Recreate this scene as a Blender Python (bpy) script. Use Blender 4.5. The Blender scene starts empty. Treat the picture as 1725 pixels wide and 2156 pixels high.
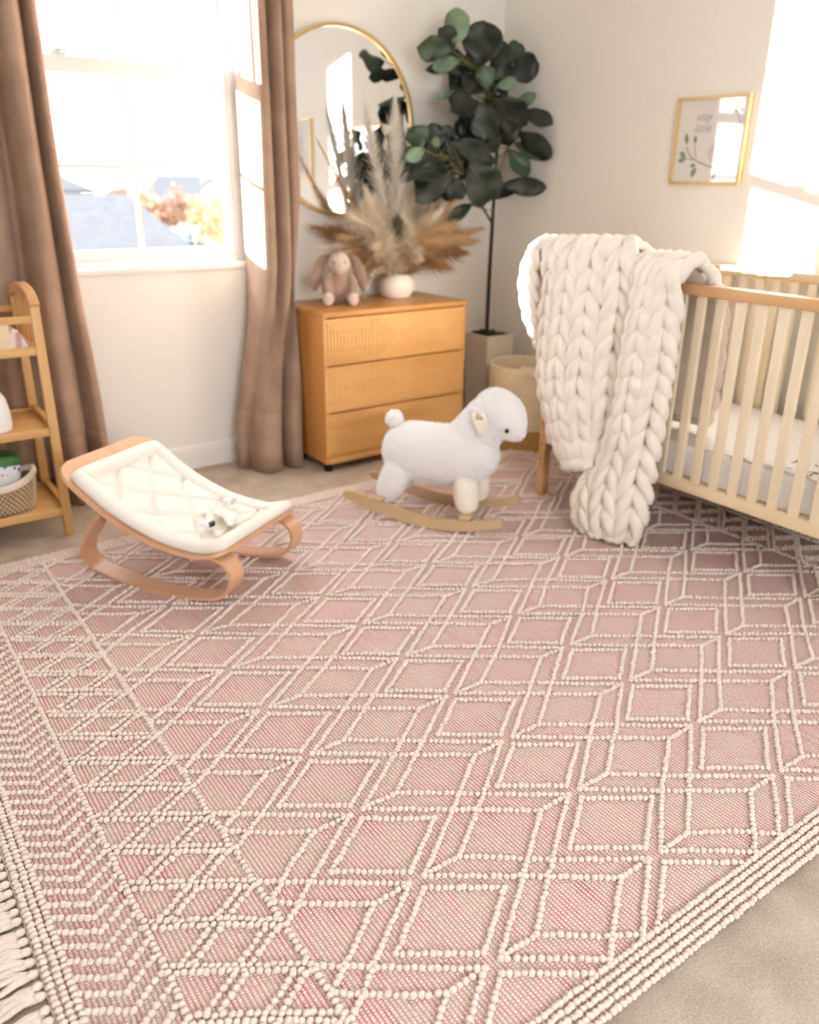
import bpy, bmesh, math, random
import numpy as np
from mathutils import Vector, Matrix, Euler, noise
random.seed(7); NP = np.random.default_rng(7)
PI = math.pi
sc = bpy.context.scene
COL = sc.collection

# ------------------------------------------------------------ camera, sky, sun, exposure
CAM_Z = 1.30
cam_d = bpy.data.cameras.new('camera'); cam = bpy.data.objects.new('camera', cam_d); COL.objects.link(cam)
cam_d.sensor_fit = 'VERTICAL'; cam_d.sensor_height = 36.0
cam_d.lens = 1722.17 * 36.0 / 2156
yaw, pitch, roll = math.radians(35.612), math.radians(22.109), math.radians(0.595)
fw = Vector((math.sin(yaw)*math.cos(pitch), math.cos(yaw)*math.cos(pitch), -math.sin(pitch)))
rt = Vector((math.cos(yaw), -math.sin(yaw), 0)); dn = fw.cross(rt)
cr, sr = math.cos(roll), math.sin(roll)
ax_r = rt*cr - dn*sr; ax_d = rt*sr + dn*cr
m = Matrix((ax_r, -ax_d, -fw)).transposed().to_4x4(); m.translation = Vector((0, 0, CAM_Z))
cam.matrix_world = m
cam_d.clip_start = 0.02; cam_d.clip_end = 300
cam_d.dof.use_dof = True; cam_d.dof.focus_distance = 1.75; cam_d.dof.aperture_fstop = 2.3
sc.camera = cam
W = bpy.data.worlds.new('sky'); sc.world = W; W.use_nodes = True
bg = W.node_tree.nodes['Background']; bg.inputs[0].default_value = (0.90, 0.95, 1.0, 1); bg.inputs[1].default_value = 6.5
SUN_DIR = Vector((1.2, -1.0, -0.242)).normalized()
sd = bpy.data.lights.new('sun', 'SUN'); sd.energy = 48.0; sd.color = (1.0, 0.90, 0.77); sd.angle = math.radians(0.6)
so = bpy.data.objects.new('sun', sd); COL.objects.link(so)
so.rotation_euler = SUN_DIR.to_track_quat('-Z', 'Y').to_euler(); so.location = (-8, 12, 6)
# area lamp added behind the camera as fill for the room
def area(name, loc, direction, sx, sy, energy, color):
    d = bpy.data.lights.new(name, 'AREA'); d.shape = 'RECTANGLE'; d.size = sx; d.size_y = sy; d.energy = energy; d.color = color
    o = bpy.data.objects.new(name, d); COL.objects.link(o); o.location = loc
    o.rotation_euler = Vector(direction).to_track_quat('-Z', 'Y').to_euler(); return o
area('rear_fill_light', (0.65, -1.60, 1.5), (0.05, 1, -0.10), 1.2, 1.1, 6, (0.97, 0.985, 1.0))
sc.view_settings.view_transform = 'Standard'; sc.view_settings.look = 'None'
sc.view_settings.gamma = 1.0; sc.view_settings.use_curve_mapping = False; sc.view_settings.exposure = 1.05
sc.cycles.use_denoising = True
sc.cycles.max_bounces = 8; sc.cycles.diffuse_bounces = 5; sc.cycles.transparent_max_bounces = 12
sc.cycles.sample_clamp_indirect = 6.0

# ------------------------------------------------------------ materials
def lin(c):
    return tuple((x/255/12.92 if x/255 <= 0.04045 else ((x/255+0.055)/1.055)**2.4) for x in c)
class NT:
    def __init__(s, name, rough=0.6, spec=0.3):
        s.m = bpy.data.materials.new(name); s.m.use_nodes = True; s.t = s.m.node_tree; s.b = s.t.nodes['Principled BSDF']
        s.b.inputs['Roughness'].default_value = rough; s.b.inputs['Specular IOR Level'].default_value = spec
    def n(s, typ, **kw):
        nd = s.t.nodes.new(typ)
        for k, v in kw.items():
            if k.startswith('i_'): nd.inputs[int(k[2:]) if k[2:].isdigit() else k[2:]].default_value = v
            else: setattr(nd, k, v)
        return nd
    def l(s, a, b): s.t.links.new(a, b)
    def ramp(s, fac, stops):
        r = s.n('ShaderNodeValToRGB'); e = r.color_ramp.elements
        while len(e) < len(stops): e.new(0.5)
        for i, (p, c) in enumerate(stops): e[i].position = p; e[i].color = (*c, 1)
        s.l(fac, r.inputs[0]); return r.outputs[0]
    def coords(s, scale=(1, 1, 1), kind='Object', rot=(0, 0, 0)):
        tc = s.n('ShaderNodeTexCoord'); mp = s.n('ShaderNodeMapping'); mp.inputs['Scale'].default_value = scale; mp.inputs['Rotation'].default_value = rot
        s.l(tc.outputs[kind], mp.inputs[0]); return mp.outputs[0]
    def noise(s, vec, scale=5, detail=3, rough=0.5):
        n_ = s.n('ShaderNodeTexNoise'); n_.inputs['Scale'].default_value = scale; n_.inputs['Detail'].default_value = detail; n_.inputs['Roughness'].default_value = rough
        s.l(vec, n_.inputs['Vector']); return n_.outputs['Fac']
    def math(s, op, a, b=None, c=None):
        n_ = s.n('ShaderNodeMath', operation=op)
        for i, v in enumerate((a, b, c)):
            if v is None: continue
            if isinstance(v, (int, float)): n_.inputs[i].default_value = v
            else: s.l(v, n_.inputs[i])
        return n_.outputs[0]
    def mix(s, fac, a, b):
        n_ = s.n('ShaderNodeMix', data_type='RGBA')
        for sock, v in ((n_.inputs[0], fac), (n_.inputs[6], a), (n_.inputs[7], b)):
            if isinstance(v, (int, float)): sock.default_value = v
            elif isinstance(v, tuple): sock.default_value = (*v, 1)
            else: s.l(v, sock)
        return n_.outputs[2]
    def color(s, c): s.l(c, s.b.inputs['Base Color']) if not isinstance(c, tuple) else setattr(s.b.inputs['Base Color'], 'default_value', (*c, 1))
    def bump(s, h, strength=0.3, dist=0.005):
        b_ = s.n('ShaderNodeBump'); b_.inputs['Strength'].default_value = strength; b_.inputs['Distance'].default_value = dist
        s.l(h, b_.inputs['Height']); s.l(b_.outputs[0], s.b.inputs['Normal'])

def plain(name, rgb, rough=0.6, spec=0.3, var=0.06, scale=30, bump=0.0, bdist=0.002, metal=0.0, sheen=0.0):
    t = NT(name, rough, spec); v = t.coords(); c = lin(rgb); n_ = t.noise(v, scale, 4)
    t.color(t.ramp(n_, [(0.3, tuple(x*(1-var) for x in c)), (0.7, tuple(min(1, x*(1+var)) for x in c))]))
    t.b.inputs['Metallic'].default_value = metal
    if sheen: t.b.inputs['Sheen Weight'].default_value = sheen; t.b.inputs['Sheen Roughness'].default_value = 0.5
    if bump: t.bump(n_, bump, bdist)
    return t.m
def wood(name, light, dark, axis=0, rough=0.42, spec=0.35, scale=1.0, knots=0.0):
    t = NT(name, rough, spec); s_ = [26*scale]*3; s_[axis] = 1.6*scale
    v = t.coords(tuple(s_)); n1 = t.noise(v, 1.0, 5, 0.62)
    s2 = [5*scale]*3; s2[axis] = 0.7*scale; n2 = t.noise(t.coords(tuple(s2)), 1.0, 2)
    f = t.math('MULTIPLY_ADD', n2, 0.6, t.math('MULTIPLY', n1, 0.55))
    t.color(t.ramp(f, [(0.38, lin(dark)), (0.66, lin(light))]))
    t.bump(n1, 0.06, 0.001); return t.m

M = {}
M['wall'] = plain('wall_paint', (238, 234, 228), 0.75, 0.2, 0.012, 90, 0.12, 0.002)
M['ceiling'] = plain('ceiling_paint', (238, 235, 230), 0.8, 0.2, 0.01, 40)
M['trim'] = plain('white_trim_paint', (238, 236, 232), 0.4, 0.4, 0.01, 20)
M['vinyl'] = plain('white_window_vinyl', (222, 222, 224), 0.35, 0.4, 0.01, 20)
M['crib'] = wood('pale_birch_wood', (228, 207, 174), (210, 182, 142), 1)
M['crib_v'] = wood('pale_birch_slats', (234, 219, 194), (220, 200, 168), 2)
M['crib_rail'] = wood('warm_birch_rail', (212, 168, 122), (190, 140, 92), 1, 0.35)
M['ctable'] = wood('golden_pine_x', (218, 176, 118), (198, 148, 88), 0)
M['ctable_v'] = wood('golden_pine_z', (216, 176, 120), (196, 148, 90), 2)
M['ctable_y'] = wood('golden_pine_y', (214, 168, 110), (192, 140, 84), 1)
M['oak'] = wood('honey_oak_front', (227, 181, 120), (206, 153, 90), 0, 0.42)
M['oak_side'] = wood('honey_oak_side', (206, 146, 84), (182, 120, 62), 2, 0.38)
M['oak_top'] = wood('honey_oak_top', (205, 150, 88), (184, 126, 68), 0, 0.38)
M['beech'] = wood('steamed_beech_ply', (217, 172, 138), (204, 154, 118), 0, 0.33, 0.4)
M['rockwood'] = wood('pale_beech_rocker', (205, 176, 140), (188, 156, 118), 0, 0.5)
M['black'] = plain('black_plastic', (24, 24, 26), 0.45, 0.4, 0.05)
M['curtain'] = None
t = NT('brown_velvet', 0.75, 0.15); n_ = t.noise(t.coords(), 7, 4); c = t.ramp(n_, [(0.3, lin((154, 128, 110))), (0.72, lin((178, 151, 132)))])
t.color(c); t.b.inputs['Sheen Weight'].default_value = 0.45; t.b.inputs['Sheen Roughness'].default_value = 0.35; t.b.inputs['Sheen Tint'].default_value = (*lin((214, 184, 160)), 1)
t.bump(t.noise(t.coords(), 300, 2), 0.15, 0.001); M['curtain'] = t.m
M['plush'] = plain('white_fleece', (238, 236, 236), 0.9, 0.1, 0.02, 120, 0.6, 0.006, sheen=0.4)
M['plush_leg'] = plain('cream_plush', (240, 232, 220), 0.9, 0.1, 0.02, 90, 0.4, 0.004, sheen=0.3)
M['tan_felt'] = plain('tan_felt', (214, 184, 148), 0.9, 0.1, 0.05, 60)
M['bunny'] = plain('taupe_plush', (166, 138, 122), 0.9, 0.1, 0.08, 140, 0.8, 0.006, sheen=0.6)
M['bunny_l'] = plain('pale_taupe_plush', (212, 192, 180), 0.9, 0.1, 0.05, 140, 0.6, 0.004, sheen=0.4)
M['pink'] = plain('pink_nose', (222, 160, 150), 0.7, 0.2, 0.03)
M['knit'] = plain('chunky_cream_wool', (238, 229, 219), 0.95, 0.08, 0.04, 26, 0.5, 0.004, sheen=0.35)
M['cushion'] = plain('cream_cotton', (240, 235, 227), 0.85, 0.15, 0.015, 200, 0.15, 0.001, sheen=0.1)
M['strap'] = plain('cream_webbing', (238, 230, 216), 0.8, 0.15, 0.03, 200, 0.2, 0.001)
M['sheet'] = plain('white_crib_sheet', (240, 238, 240), 0.85, 0.1, 0.01, 60)
M['ink'] = plain('dark_ink_print', (66, 62, 64), 0.8, 0.1, 0.05)
M['gold'] = plain('brushed_brass', (226, 196, 140), 0.32, 0.5, 0.03, 60, metal=0.85)
M['goldwood'] = plain('gilt_frame', (224, 196, 142), 0.4, 0.4, 0.04, 60, metal=0.35)
M['paper'] = plain('print_paper', (236, 232, 230), 0.8, 0.1, 0.01)
M['sage'] = plain('sage_print', (142, 160, 146), 0.8, 0.1, 0.15, 40)
M['twig'] = plain('twig_print', (160, 140, 132), 0.8, 0.1, 0.1)
M['faint'] = plain('faint_grey_print', (190, 184, 180), 0.8, 0.1, 0.02)
M['blush'] = plain('blush_print', (222, 208, 208), 0.8, 0.1, 0.06, 20)
M['vase'] = plain('matte_white_ceramic', (243, 234, 222), 0.65, 0.25, 0.02, 25, 0.1, 0.002)
M['planter'] = plain('white_fibre_planter', (222, 212, 198), 0.6, 0.3, 0.02, 20)
M['moss'] = plain('moss', (74, 76, 34), 0.95, 0.1, 0.5, 60, 1.0, 0.02)
M['trunk'] = plain('dark_trunk', (58, 54, 46), 0.8, 0.2, 0.3, 60, 0.5, 0.003)
M['twig_green'] = plain('olive_petiole', (110, 106, 66), 0.7, 0.2, 0.15)
def leafmat(name, a, b):
    t = NT(name, 0.42, 0.45); oi = t.n('ShaderNodeObjectInfo'); n_ = t.noise(t.coords(), 22, 3)
    f = t.math('ADD', t.math('MULTIPLY', oi.outputs['Random'], 0.5), t.math('MULTIPLY', n_, 0.5))
    t.color(t.ramp(f, [(0.25, lin(a)), (0.8, lin(b))])); t.bump(n_, 0.25, 0.004); return t.m
M['leaf0'] = leafmat('dark_fig_leaf', (24, 30, 25), (46, 54, 46))
M['leaf1'] = leafmat('mid_fig_leaf', (50, 68, 52), (72, 92, 70))
M['leaf2'] = leafmat('pale_fig_leaf', (84, 108, 84), (122, 148, 116))
for k, (n0, c0) in enumerate((('cream_plume', (253, 244, 228)), ('tan_plume', (236, 206, 164)), ('brown_plume', (196, 156, 118)), ('ivory_plume', (255, 251, 244)), ('sage_plume', (160, 156, 132)))):
    t = NT(n0, 0.9, 0.1); cv = t.ramp(t.noise(t.coords(), 60, 3), [(0.3, lin(tuple(x*.9 for x in c0))), (0.7, lin(c0))])
    df = t.n('ShaderNodeBsdfDiffuse'); tl_ = t.n('ShaderNodeBsdfTranslucent'); ms = t.n('ShaderNodeMixShader'); ms.inputs[0].default_value = .55
    t.l(cv, df.inputs[0]); t.l(cv, tl_.inputs[0]); t.l(df.outputs[0], ms.inputs[1]); t.l(tl_.outputs[0], ms.inputs[2]); t.l(ms.outputs[0], t.t.nodes['Material Output'].inputs[0]); t.t.nodes.remove(t.b); M['plume%d' % k] = t.m
M['rope'] = plain('cream_cotton_rope', (238, 224, 198), 0.9, 0.1, 0.05, 60, 0.4, 0.003)
M['jute'] = plain('tan_jute', (196, 158, 100), 0.9, 0.1, 0.12, 80, 0.5, 0.003)
M['wicker'] = plain('beige_wicker', (212, 192, 162), 0.85, 0.15, 0.1, 60, 0.3, 0.002)
M['wicker_d'] = plain('brown_wicker_gap', (150, 122, 92), 0.85, 0.15, 0.1, 60)
M['liner'] = plain('cream_liner', (236, 226, 210), 0.85, 0.1, 0.03, 60)
M['whiteplastic'] = plain('white_plastic', (238, 238, 240), 0.35, 0.4, 0.01)
M['greenlid'] = plain('green_pack_top', (70, 118, 66), 0.5, 0.4, 0.1, 20)
M['bead'] = plain('cream_wool_loop', (230, 216, 206), 0.95, 0.08, 0.07, 160, 0.35, 0.0015, sheen=0.25)
M['latch'] = plain('grey_latch', (200, 200, 204), 0.4, 0.4, 0.02)
M['glass'] = None
t = NT('window_glass'); nt = t.t; out = nt.nodes['Material Output']; tr = t.n('ShaderNodeBsdfTransparent'); gl = t.n('ShaderNodeBsdfGlossy'); gl.inputs['Roughness'].default_value = 0.0
lw = t.n('ShaderNodeLayerWeight'); lw.inputs[0].default_value = 0.5; mx = t.n('ShaderNodeMixShader')
t.l(t.math('MULTIPLY_ADD', t.math('POWER', lw.outputs['Facing'], 4.0), 0.6, 0.045), mx.inputs[0]); t.l(tr.outputs[0], mx.inputs[1]); t.l(gl.outputs[0], mx.inputs[2]); t.l(mx.outputs[0], out.inputs[0]); nt.nodes.remove(t.b); M['glass'] = t.m
t = NT('mirror_silver', 0.0); t.color((0.93, 0.94, 0.95)); t.b.inputs['Metallic'].default_value = 1.0; M['mirror'] = t.m
# carpet
t = NT('beige_carpet', 0.95, 0.05); v = t.coords(); n1 = t.noise(v, 210, 4, 0.75); n2 = t.noise(v, 9, 3)
f = t.math('ADD', t.math('MULTIPLY', n1, 0.65), t.math('MULTIPLY', n2, 0.35))
t.color(t.ramp(f, [(0.34, lin((172, 155, 138))), (0.66, lin((230, 216, 200)))])); t.bump(n1, 0.8, 0.006); M['carpet'] = t.m
# woven ground of the rug: columns of small cream loops with pink and beige yarn between
t = NT('pink_flatweave', 0.95, 0.05); tc = t.n('ShaderNodeTexCoord'); sx = t.n('ShaderNodeSeparateXYZ'); t.l(tc.outputs['Object'], sx.inputs[0])
PX, PY = 0.0088, 0.0066
u = t.math('DIVIDE', sx.outputs[0], PX); col = t.math('FLOOR', u); fu = t.math('FRACT', u)
odd = t.math('MULTIPLY', t.math('MODULO', t.math('ABSOLUTE', col), 2.0), 0.5)
vv = t.math('ADD', t.math('DIVIDE', sx.outputs[1], PY), odd); fv = t.math('FRACT', vv)
du = t.math('ABSOLUTE', t.math('SUBTRACT', fu, 0.5)); dv = t.math('ABSOLUTE', t.math('SUBTRACT', fv, 0.5))
rr = t.math('SQRT', t.math('ADD', t.math('POWER', t.math('MULTIPLY', du, 2.4), 2.0), t.math('POWER', t.math('MULTIPLY', dv, 1.9), 2.0)))
loop = t.math('SUBTRACT', 1.0, t.math('MINIMUM', rr, 1.0))
ismask = t.math('GREATER_THAN', loop, 0.06)
cell = t.n('ShaderNodeCombineXYZ'); t.l(col, cell.inputs[0]); t.l(t.math('MULTIPLY', sx.outputs[1], 9.0), cell.inputs[1])
wn = t.n('ShaderNodeTexNoise'); wn.inputs['Scale'].default_value = 0.83; wn.inputs['Detail'].default_value = 2; t.l(cell.outputs[0], wn.inputs['Vector'])
big = t.noise(t.coords(), 2.6, 3)
pk = t.math('ADD', t.math('MULTIPLY', wn.outputs['Fac'], 0.75), t.math('MULTIPLY', big, 0.3))
yarn = t.ramp(pk, [(0.43, lin((184, 160, 142))), (0.58, lin((202, 132, 138))), (0.71, lin((184, 66, 100)))])
loopc = t.ramp(t.noise(t.coords(), 120, 2), [(0.3, lin((217, 199, 190))), (0.7, lin((237, 222, 215)))])
t.color(t.mix(ismask, yarn, loopc)); t.bump(loop, 0.75, 0.003); M['weave'] = t.m
# striped changing cover
t = NT('pink_striped_cover', 0.85, 0.1); v = t.coords(rot=(0, 0, 0.5)); w = t.n('ShaderNodeTexWave'); w.inputs['Scale'].default_value = 9; w.inputs['Distortion'].default_value = 2.5; t.l(v, w.inputs[0])
t.color(t.ramp(w.outputs['Fac'], [(0.3, lin((242, 232, 228))), (0.8, lin((206, 168, 160)))])); M['striped'] = t.m
# coloured dots of the nappy pack
t = NT('speckled_pack', 0.5, 0.4); v = t.coords(); vo = t.n('ShaderNodeTexVoronoi'); vo.inputs['Scale'].default_value = 55; t.l(v, vo.inputs['Vector'])
dots = t.math('LESS_THAN', vo.outputs['Distance'], 0.42); sh = t.n('ShaderNodeSeparateColor'); t.l(vo.outputs['Color'], sh.inputs[0])
cc = t.ramp(sh.outputs[0], [(0.2, lin((52, 120, 170))), (0.45, lin((80, 160, 180))), (0.6, lin((222, 130, 60))), (0.8, lin((60, 90, 150)))])
on = t.math('MULTIPLY', dots, t.math('GREATER_THAN', sh.outputs[1], 0.45))
t.color(t.mix(on, lin((232, 234, 238)), cc)); M['pack'] = t.m
M['shingle'] = plain('grey_shingles', (64, 64, 67), 0.9, 0.1, 0.12, 6, 0.4, 0.02)
M['stucco'] = plain('pale_stucco', (150, 140, 128), 0.9, 0.1, 0.04, 4)
M['lawn'] = plain('dry_lawn', (112, 108, 90), 0.95, 0.1, 0.2, 2)
M['autumn'] = plain('orange_foliage', (128, 97, 80), 0.9, 0.1, 0.15, 3)
M['yellowleaf'] = plain('yellow_foliage', (132, 119, 88), 0.9, 0.1, 0.15, 3)
M['darkgreen'] = plain('dark_green_foliage', (46, 54, 44), 0.9, 0.1, 0.25, 3)
M['bark'] = plain('bark', (110, 96, 84), 0.9, 0.1, 0.2, 8)
M['paneglass'] = plain('dark_pane', (90, 98, 110), 0.1, 0.6, 0.02)

# ------------------------------------------------------------ mesh helpers
class MB:
    def __init__(s): s.v = []; s.f = []
    def add(s, vs, fs):
        o = len(s.v); s.v += [tuple(p) for p in vs]; s.f += [tuple(i+o for i in f) for f in fs]; return s
    def box(s, x0, x1, y0, y1, z0, z1, b=0.0):
        if b <= 0:
            return s.add([(x0,y0,z0),(x1,y0,z0),(x1,y1,z0),(x0,y1,z0),(x0,y0,z1),(x1,y0,z1),(x1,y1,z1),(x0,y1,z1)],
                  [(0,3,2,1),(4,5,6,7),(0,1,5,4),(1,2,6,5),(2,3,7,6),(3,0,4,7)])
        bm = bmesh.new(); bmesh.ops.create_cube(bm, size=1)
        for v in bm.verts: v.co = Vector((x0+(v.co.x+.5)*(x1-x0), y0+(v.co.y+.5)*(y1-y0), z0+(v.co.z+.5)*(z1-z0)))
        bmesh.ops.bevel(bm, geom=bm.edges[:], offset=b, segments=2, profile=0.6, affect='EDGES', clamp_overlap=True)
        bm.verts.index_update(); s.add([v.co[:] for v in bm.verts], [[v.index for v in f.verts] for f in bm.faces]); bm.free(); return s
    def rings(s, rings, close=True, caps=True):
        n = len(rings[0]); o = len(s.v)
        for r in rings: s.v += [tuple(p) for p in r]
        for i in range(len(rings)-1):
            for j in range(n if close else n-1):
                a = o+i*n+j; b = o+i*n+(j+1) % n
                s.f.append((a, b, b+n, a+n))
        if caps and close:
            s.f.append(tuple(o+j for j in reversed(range(n)))); s.f.append(tuple(o+(len(rings)-1)*n+j for j in range(n)))
        return s
    def tube(s, pts, rad, n=8, up=(0, 0, 1), flat=1.0, caps=True):
        pts = [Vector(p) for p in pts]; R = []
        for i, p in enumerate(pts):
            d = (pts[min(i+1, len(pts)-1)]-pts[max(i-1, 0)]).normalized()
            sd_ = d.cross(Vector(up))
            if sd_.length < 1e-3: sd_ = d.cross(Vector((1, 0.1, 0)))
            sd_.normalize(); u_ = sd_.cross(d)
            r = rad[i] if isinstance(rad, (list, tuple)) else rad
            R.append([p+sd_*math.cos(2*PI*k/n)*r+u_*math.sin(2*PI*k/n)*r*flat for k in range(n)])
        return s.rings(R, True, caps)
    def sweep(s, pts, prof, side):
        # prof: list of (a along side, b along normal) ; path in a plane whose normal is side
        pts = [Vector(p) for p in pts]; side = Vector(side).normalized(); R = []
        for i, p in enumerate(pts):
            d = (pts[min(i+1, len(pts)-1)]-pts[max(i-1, 0)]).normalized(); nn = side.cross(d).normalized()
            R.append([p+side*a+nn*b for a, b in prof])
        return s.rings(R)
    def lathe(s, prof, n=32, c=(0, 0), caps=True, jit=None):
        return s.rings([[(c[0]+r*math.cos(2*PI*k/n), c[1]+r*math.sin(2*PI*k/n), z) for k in range(n)] for r, z in prof], True, caps)
    def grid(s, fn, nu, nv):
        o = len(s.v)
        for i in range(nu+1):
            for j in range(nv+1): s.v.append(tuple(fn(i/nu, j/nv)))
        for i in range(nu):
            for j in range(nv):
                a = o+i*(nv+1)+j; s.f.append((a, a+nv+1, a+nv+2, a+1))
        return s
    def ball(s, c, r, nu=16, nv=10, rot=None):
        r = (r, r, r) if isinstance(r, (int, float)) else r; c = Vector(c); R = []
        for i in range(nv+1):
            th = PI*(0.02+0.96*i/nv)
            ring = []
            for k in range(nu):
                p = Vector((r[0]*math.sin(th)*math.cos(2*PI*k/nu), r[1]*math.sin(th)*math.sin(2*PI*k/nu), -r[2]*math.cos(th)))
                if rot: p.rotate(rot)
                ring.append(c+p)
            R.append(ring)
        return s.rings(R)
def obj(name, mb, mat, parent=None, smooth=True, angle=0.7, local=False, solid=0.0):
    me = bpy.data.meshes.new(name)
    off = Vector((0, 0, 0))
    if parent is not None and not local:
        p = parent
        while p is not None: off = off + p.location; p = p.parent
    me.from_pydata([(v[0]-off.x, v[1]-off.y, v[2]-off.z) for v in mb.v], [], mb.f)
    bm = bmesh.new(); bm.from_mesh(me); bmesh.ops.recalc_face_normals(bm, faces=bm.faces[:]); bm.to_mesh(me); bm.free()
    if smooth:
        me.shade_smooth()
        try: me.set_sharp_from_angle(angle=angle)
        except Exception: pass
    me.materials.append(mat)
    o = bpy.data.objects.new(name, me); COL.objects.link(o)
    if parent is not None: o.parent = parent
    if solid:
        md = o.modifiers.new('thickness', 'SOLIDIFY'); md.thickness = solid; md.offset = 0
    return o
def thing(name, label, cat, loc, rotz=0, group=None):
    o = bpy.data.objects.new(name, None); COL.objects.link(o); o.location = loc; o.rotation_euler = (0, 0, rotz)
    o.empty_display_size = 0.05; o['label'] = label; o['category'] = cat
    if group: o['group'] = group
    return o
def tag(o, label, cat, group=None):
    o['label'] = label; o['category'] = cat
    if group: o['group'] = group
    return o
def struct(o): o['kind'] = 'structure'; return o
def copy_mesh(o, parent=None, **kw):
    c = o.copy(); COL.objects.link(c)
    if parent is not None: c.parent = parent
    return c
def smoothpath(pts, n):
    # Catmull-Rom through pts
    P = [Vector(p) for p in pts]; P = [2*P[0]-P[1]]+P+[2*P[-1]-P[-2]]; out = []
    segs = len(P)-3
    for i in range(n+1):
        t_ = i/n*segs; k = min(int(t_), segs-1); t_ -= k; a, b, c_, d = P[k:k+4]
        out.append(0.5*((2*b)+(c_-a)*t_+(2*a-5*b+4*c_-d)*t_**2+(3*b-a-3*c_+d)*t_**3))
    return out

# ------------------------------------------------------------ room shell
YW, XR = 3.65, 3.181          # window wall (inner face), right wall (inner face)
XL, YB, ZC = -1.30, -1.55, 2.78
OX0, OX1, OZ0, OZ1 = 0.74, 1.705, 0.937, 2.56   # window opening
wm = MB()
wm.box(XL-.14, OX0, YW, YW+.14, 0, ZC).box(OX1, XR+.14, YW, YW+.14, 0, ZC).box(OX0, OX1, YW, YW+.14, 0, OZ0).box(OX0, OX1, YW, YW+.14, OZ1, ZC)
struct(obj('wall_back', wm, M['wall'], smooth=False))
struct(obj('wall_right', MB().box(XR, XR+.14, YB-.14, YW, 0, ZC), M['wall'], smooth=False))
wl = MB().box(XL-.14, XL, YB, YW, 0, ZC)
struct(obj('wall_left', wl, M['wall'], smooth=False))
wf = MB().box(XL-.14, 0.0, YB-.14, YB, 0, ZC).box(1.3, XR, YB-.14, YB, 0, ZC).box(0.0, 1.3, YB-.14, YB, 0, .9).box(0.0, 1.3, YB-.14, YB, 2.1, ZC)  # opening added in this unseen wall to let skylight in as fill
struct(obj('wall_front', wf, M['wall'], smooth=False))
struct(obj('floor', MB().box(XL-.14, XR+.14, YB-.14, YW+.14, -.2, 0), M['carpet'], smooth=False))
struct(obj('ceiling', MB().box(XL-.14, XR+.14, YB-.14, YW+.14, ZC, ZC+.15), M['ceiling'], smooth=False))
def baseboard(name, pts):
    prof = [(0, 0), (.014, 0), (.014, .088), (.011, .092), (.011, .1), (.007, .108), (0, .112)]
    mb = MB(); (x0, y0), (x1, y1), (nx, ny) = pts
    mb.rings([[(x0+nx*a, y0+ny*a, z) for a, z in prof], [(x1+nx*a, y1+ny*a, z) for a, z in prof]])
    return struct(obj(name, mb, M['trim'], smooth=False))
baseboard('baseboard_back', ((XL, YW), (XR, YW), (0, -1)))
baseboard('baseboard_right', ((XR, YW-.014), (XR, YB), (-1, 0)))

# window: frame, two sashes, muntins, panes, sash locks, sill
win = bpy.data.objects.new('window_1', None); COL.objects.link(win); win.location = ((OX0+OX1)/2, YW+.1, OZ0); struct(win)
Y0, Y1 = YW+.075, YW+.135
fm = MB()
for b in ((OX0, OX0+.05, OZ0, OZ1), (OX1-.05, OX1, OZ0, OZ1)): fm.box(b[0], b[1], Y0-.02, Y1, b[2], b[3], .004)
fm.box(OX0+.05, OX1-.05, Y0-.02, Y1, OZ0, OZ0+.03, .004); fm.box(OX0+.05, OX1-.05, Y0-.02, Y1, OZ1-.05, OZ1, .004)
obj('window_frame', fm, M['vinyl'], win)
GX0, GX1, MXC = OX0+.085, OX1-.085, 1.222
def sash(z0, z1, y0, y1, rb, rtp, mz, nm):
    mb = MB(); mb.box(OX0+.05, GX0, y0, y1, z0, z1, .004); mb.box(GX1, OX1-.05, y0, y1, z0, z1, .004)
    mb.box(GX0, GX1, y0, y1, z0, z0+rb, .004); mb.box(GX0, GX1, y0, y1, z1-rtp, z1, .004)
    s_ = obj('sash', mb, M['vinyl'], win)
    ym = (y0+y1)/2
    obj('muntin', MB().box(MXC-.010, MXC+.010, ym-.006, ym+.006, z0+rb, z1-rtp), M['vinyl'], s_, smooth=False)
    obj('muntin', MB().box(GX0, GX1, ym-.0055, ym+.0055, mz-.009, mz+.009), M['vinyl'], s_, smooth=False)
    for xa, xb in ((GX0, MXC-.010), (MXC+.010, GX1)):
        for za, zb in ((z0+rb, mz-.009), (mz+.009, z1-rtp)):
            obj('pane', MB().box(xa, xb, ym-.002, ym+.002, za, zb), M['glass'], s_, smooth=False)
    return s_
low = sash(OZ0+.03, 1.735, Y0-.012, Y0+.022, .042, .06, 1.338, 'lower')
sash(1.70, OZ1-.05, Y0+.024, Y1, .03, .05, 2.10, 'upper')
for x in (0.97, 1.46):
    mb = MB().box(x-.03, x+.03, Y0-.008, Y0+.02, 1.735, 1.747, .003); mb.tube([(x-.012, Y0+.004, 1.75), (x+.02, Y0-.004, 1.756), (x+.045, Y0-.012, 1.757)], [.008, .006, .004], 8)
    obj('sash_lock', mb, M['latch'], win)
obj('sill', MB().box(OX0, OX1, YW-.012, Y0-.02, OZ0-.022, OZ0+.004, .006), M['trim'], win)
# curtain rod above the frame
rod = thing('curtain_rod', 'brass curtain rod above the window', 'rod', (1.25, YW-.11, 2.66))
obj('pole', MB().tube([(0.2, YW-.11, 2.66), (2.25, YW-.11, 2.66)], .013, 12), M['gold'], rod)
for x in (0.35, 2.1): obj('bracket', MB().box(x-.012, x+.012, YW-.125, YW, 2.64, 2.655, .003), M['gold'], rod)

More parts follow.
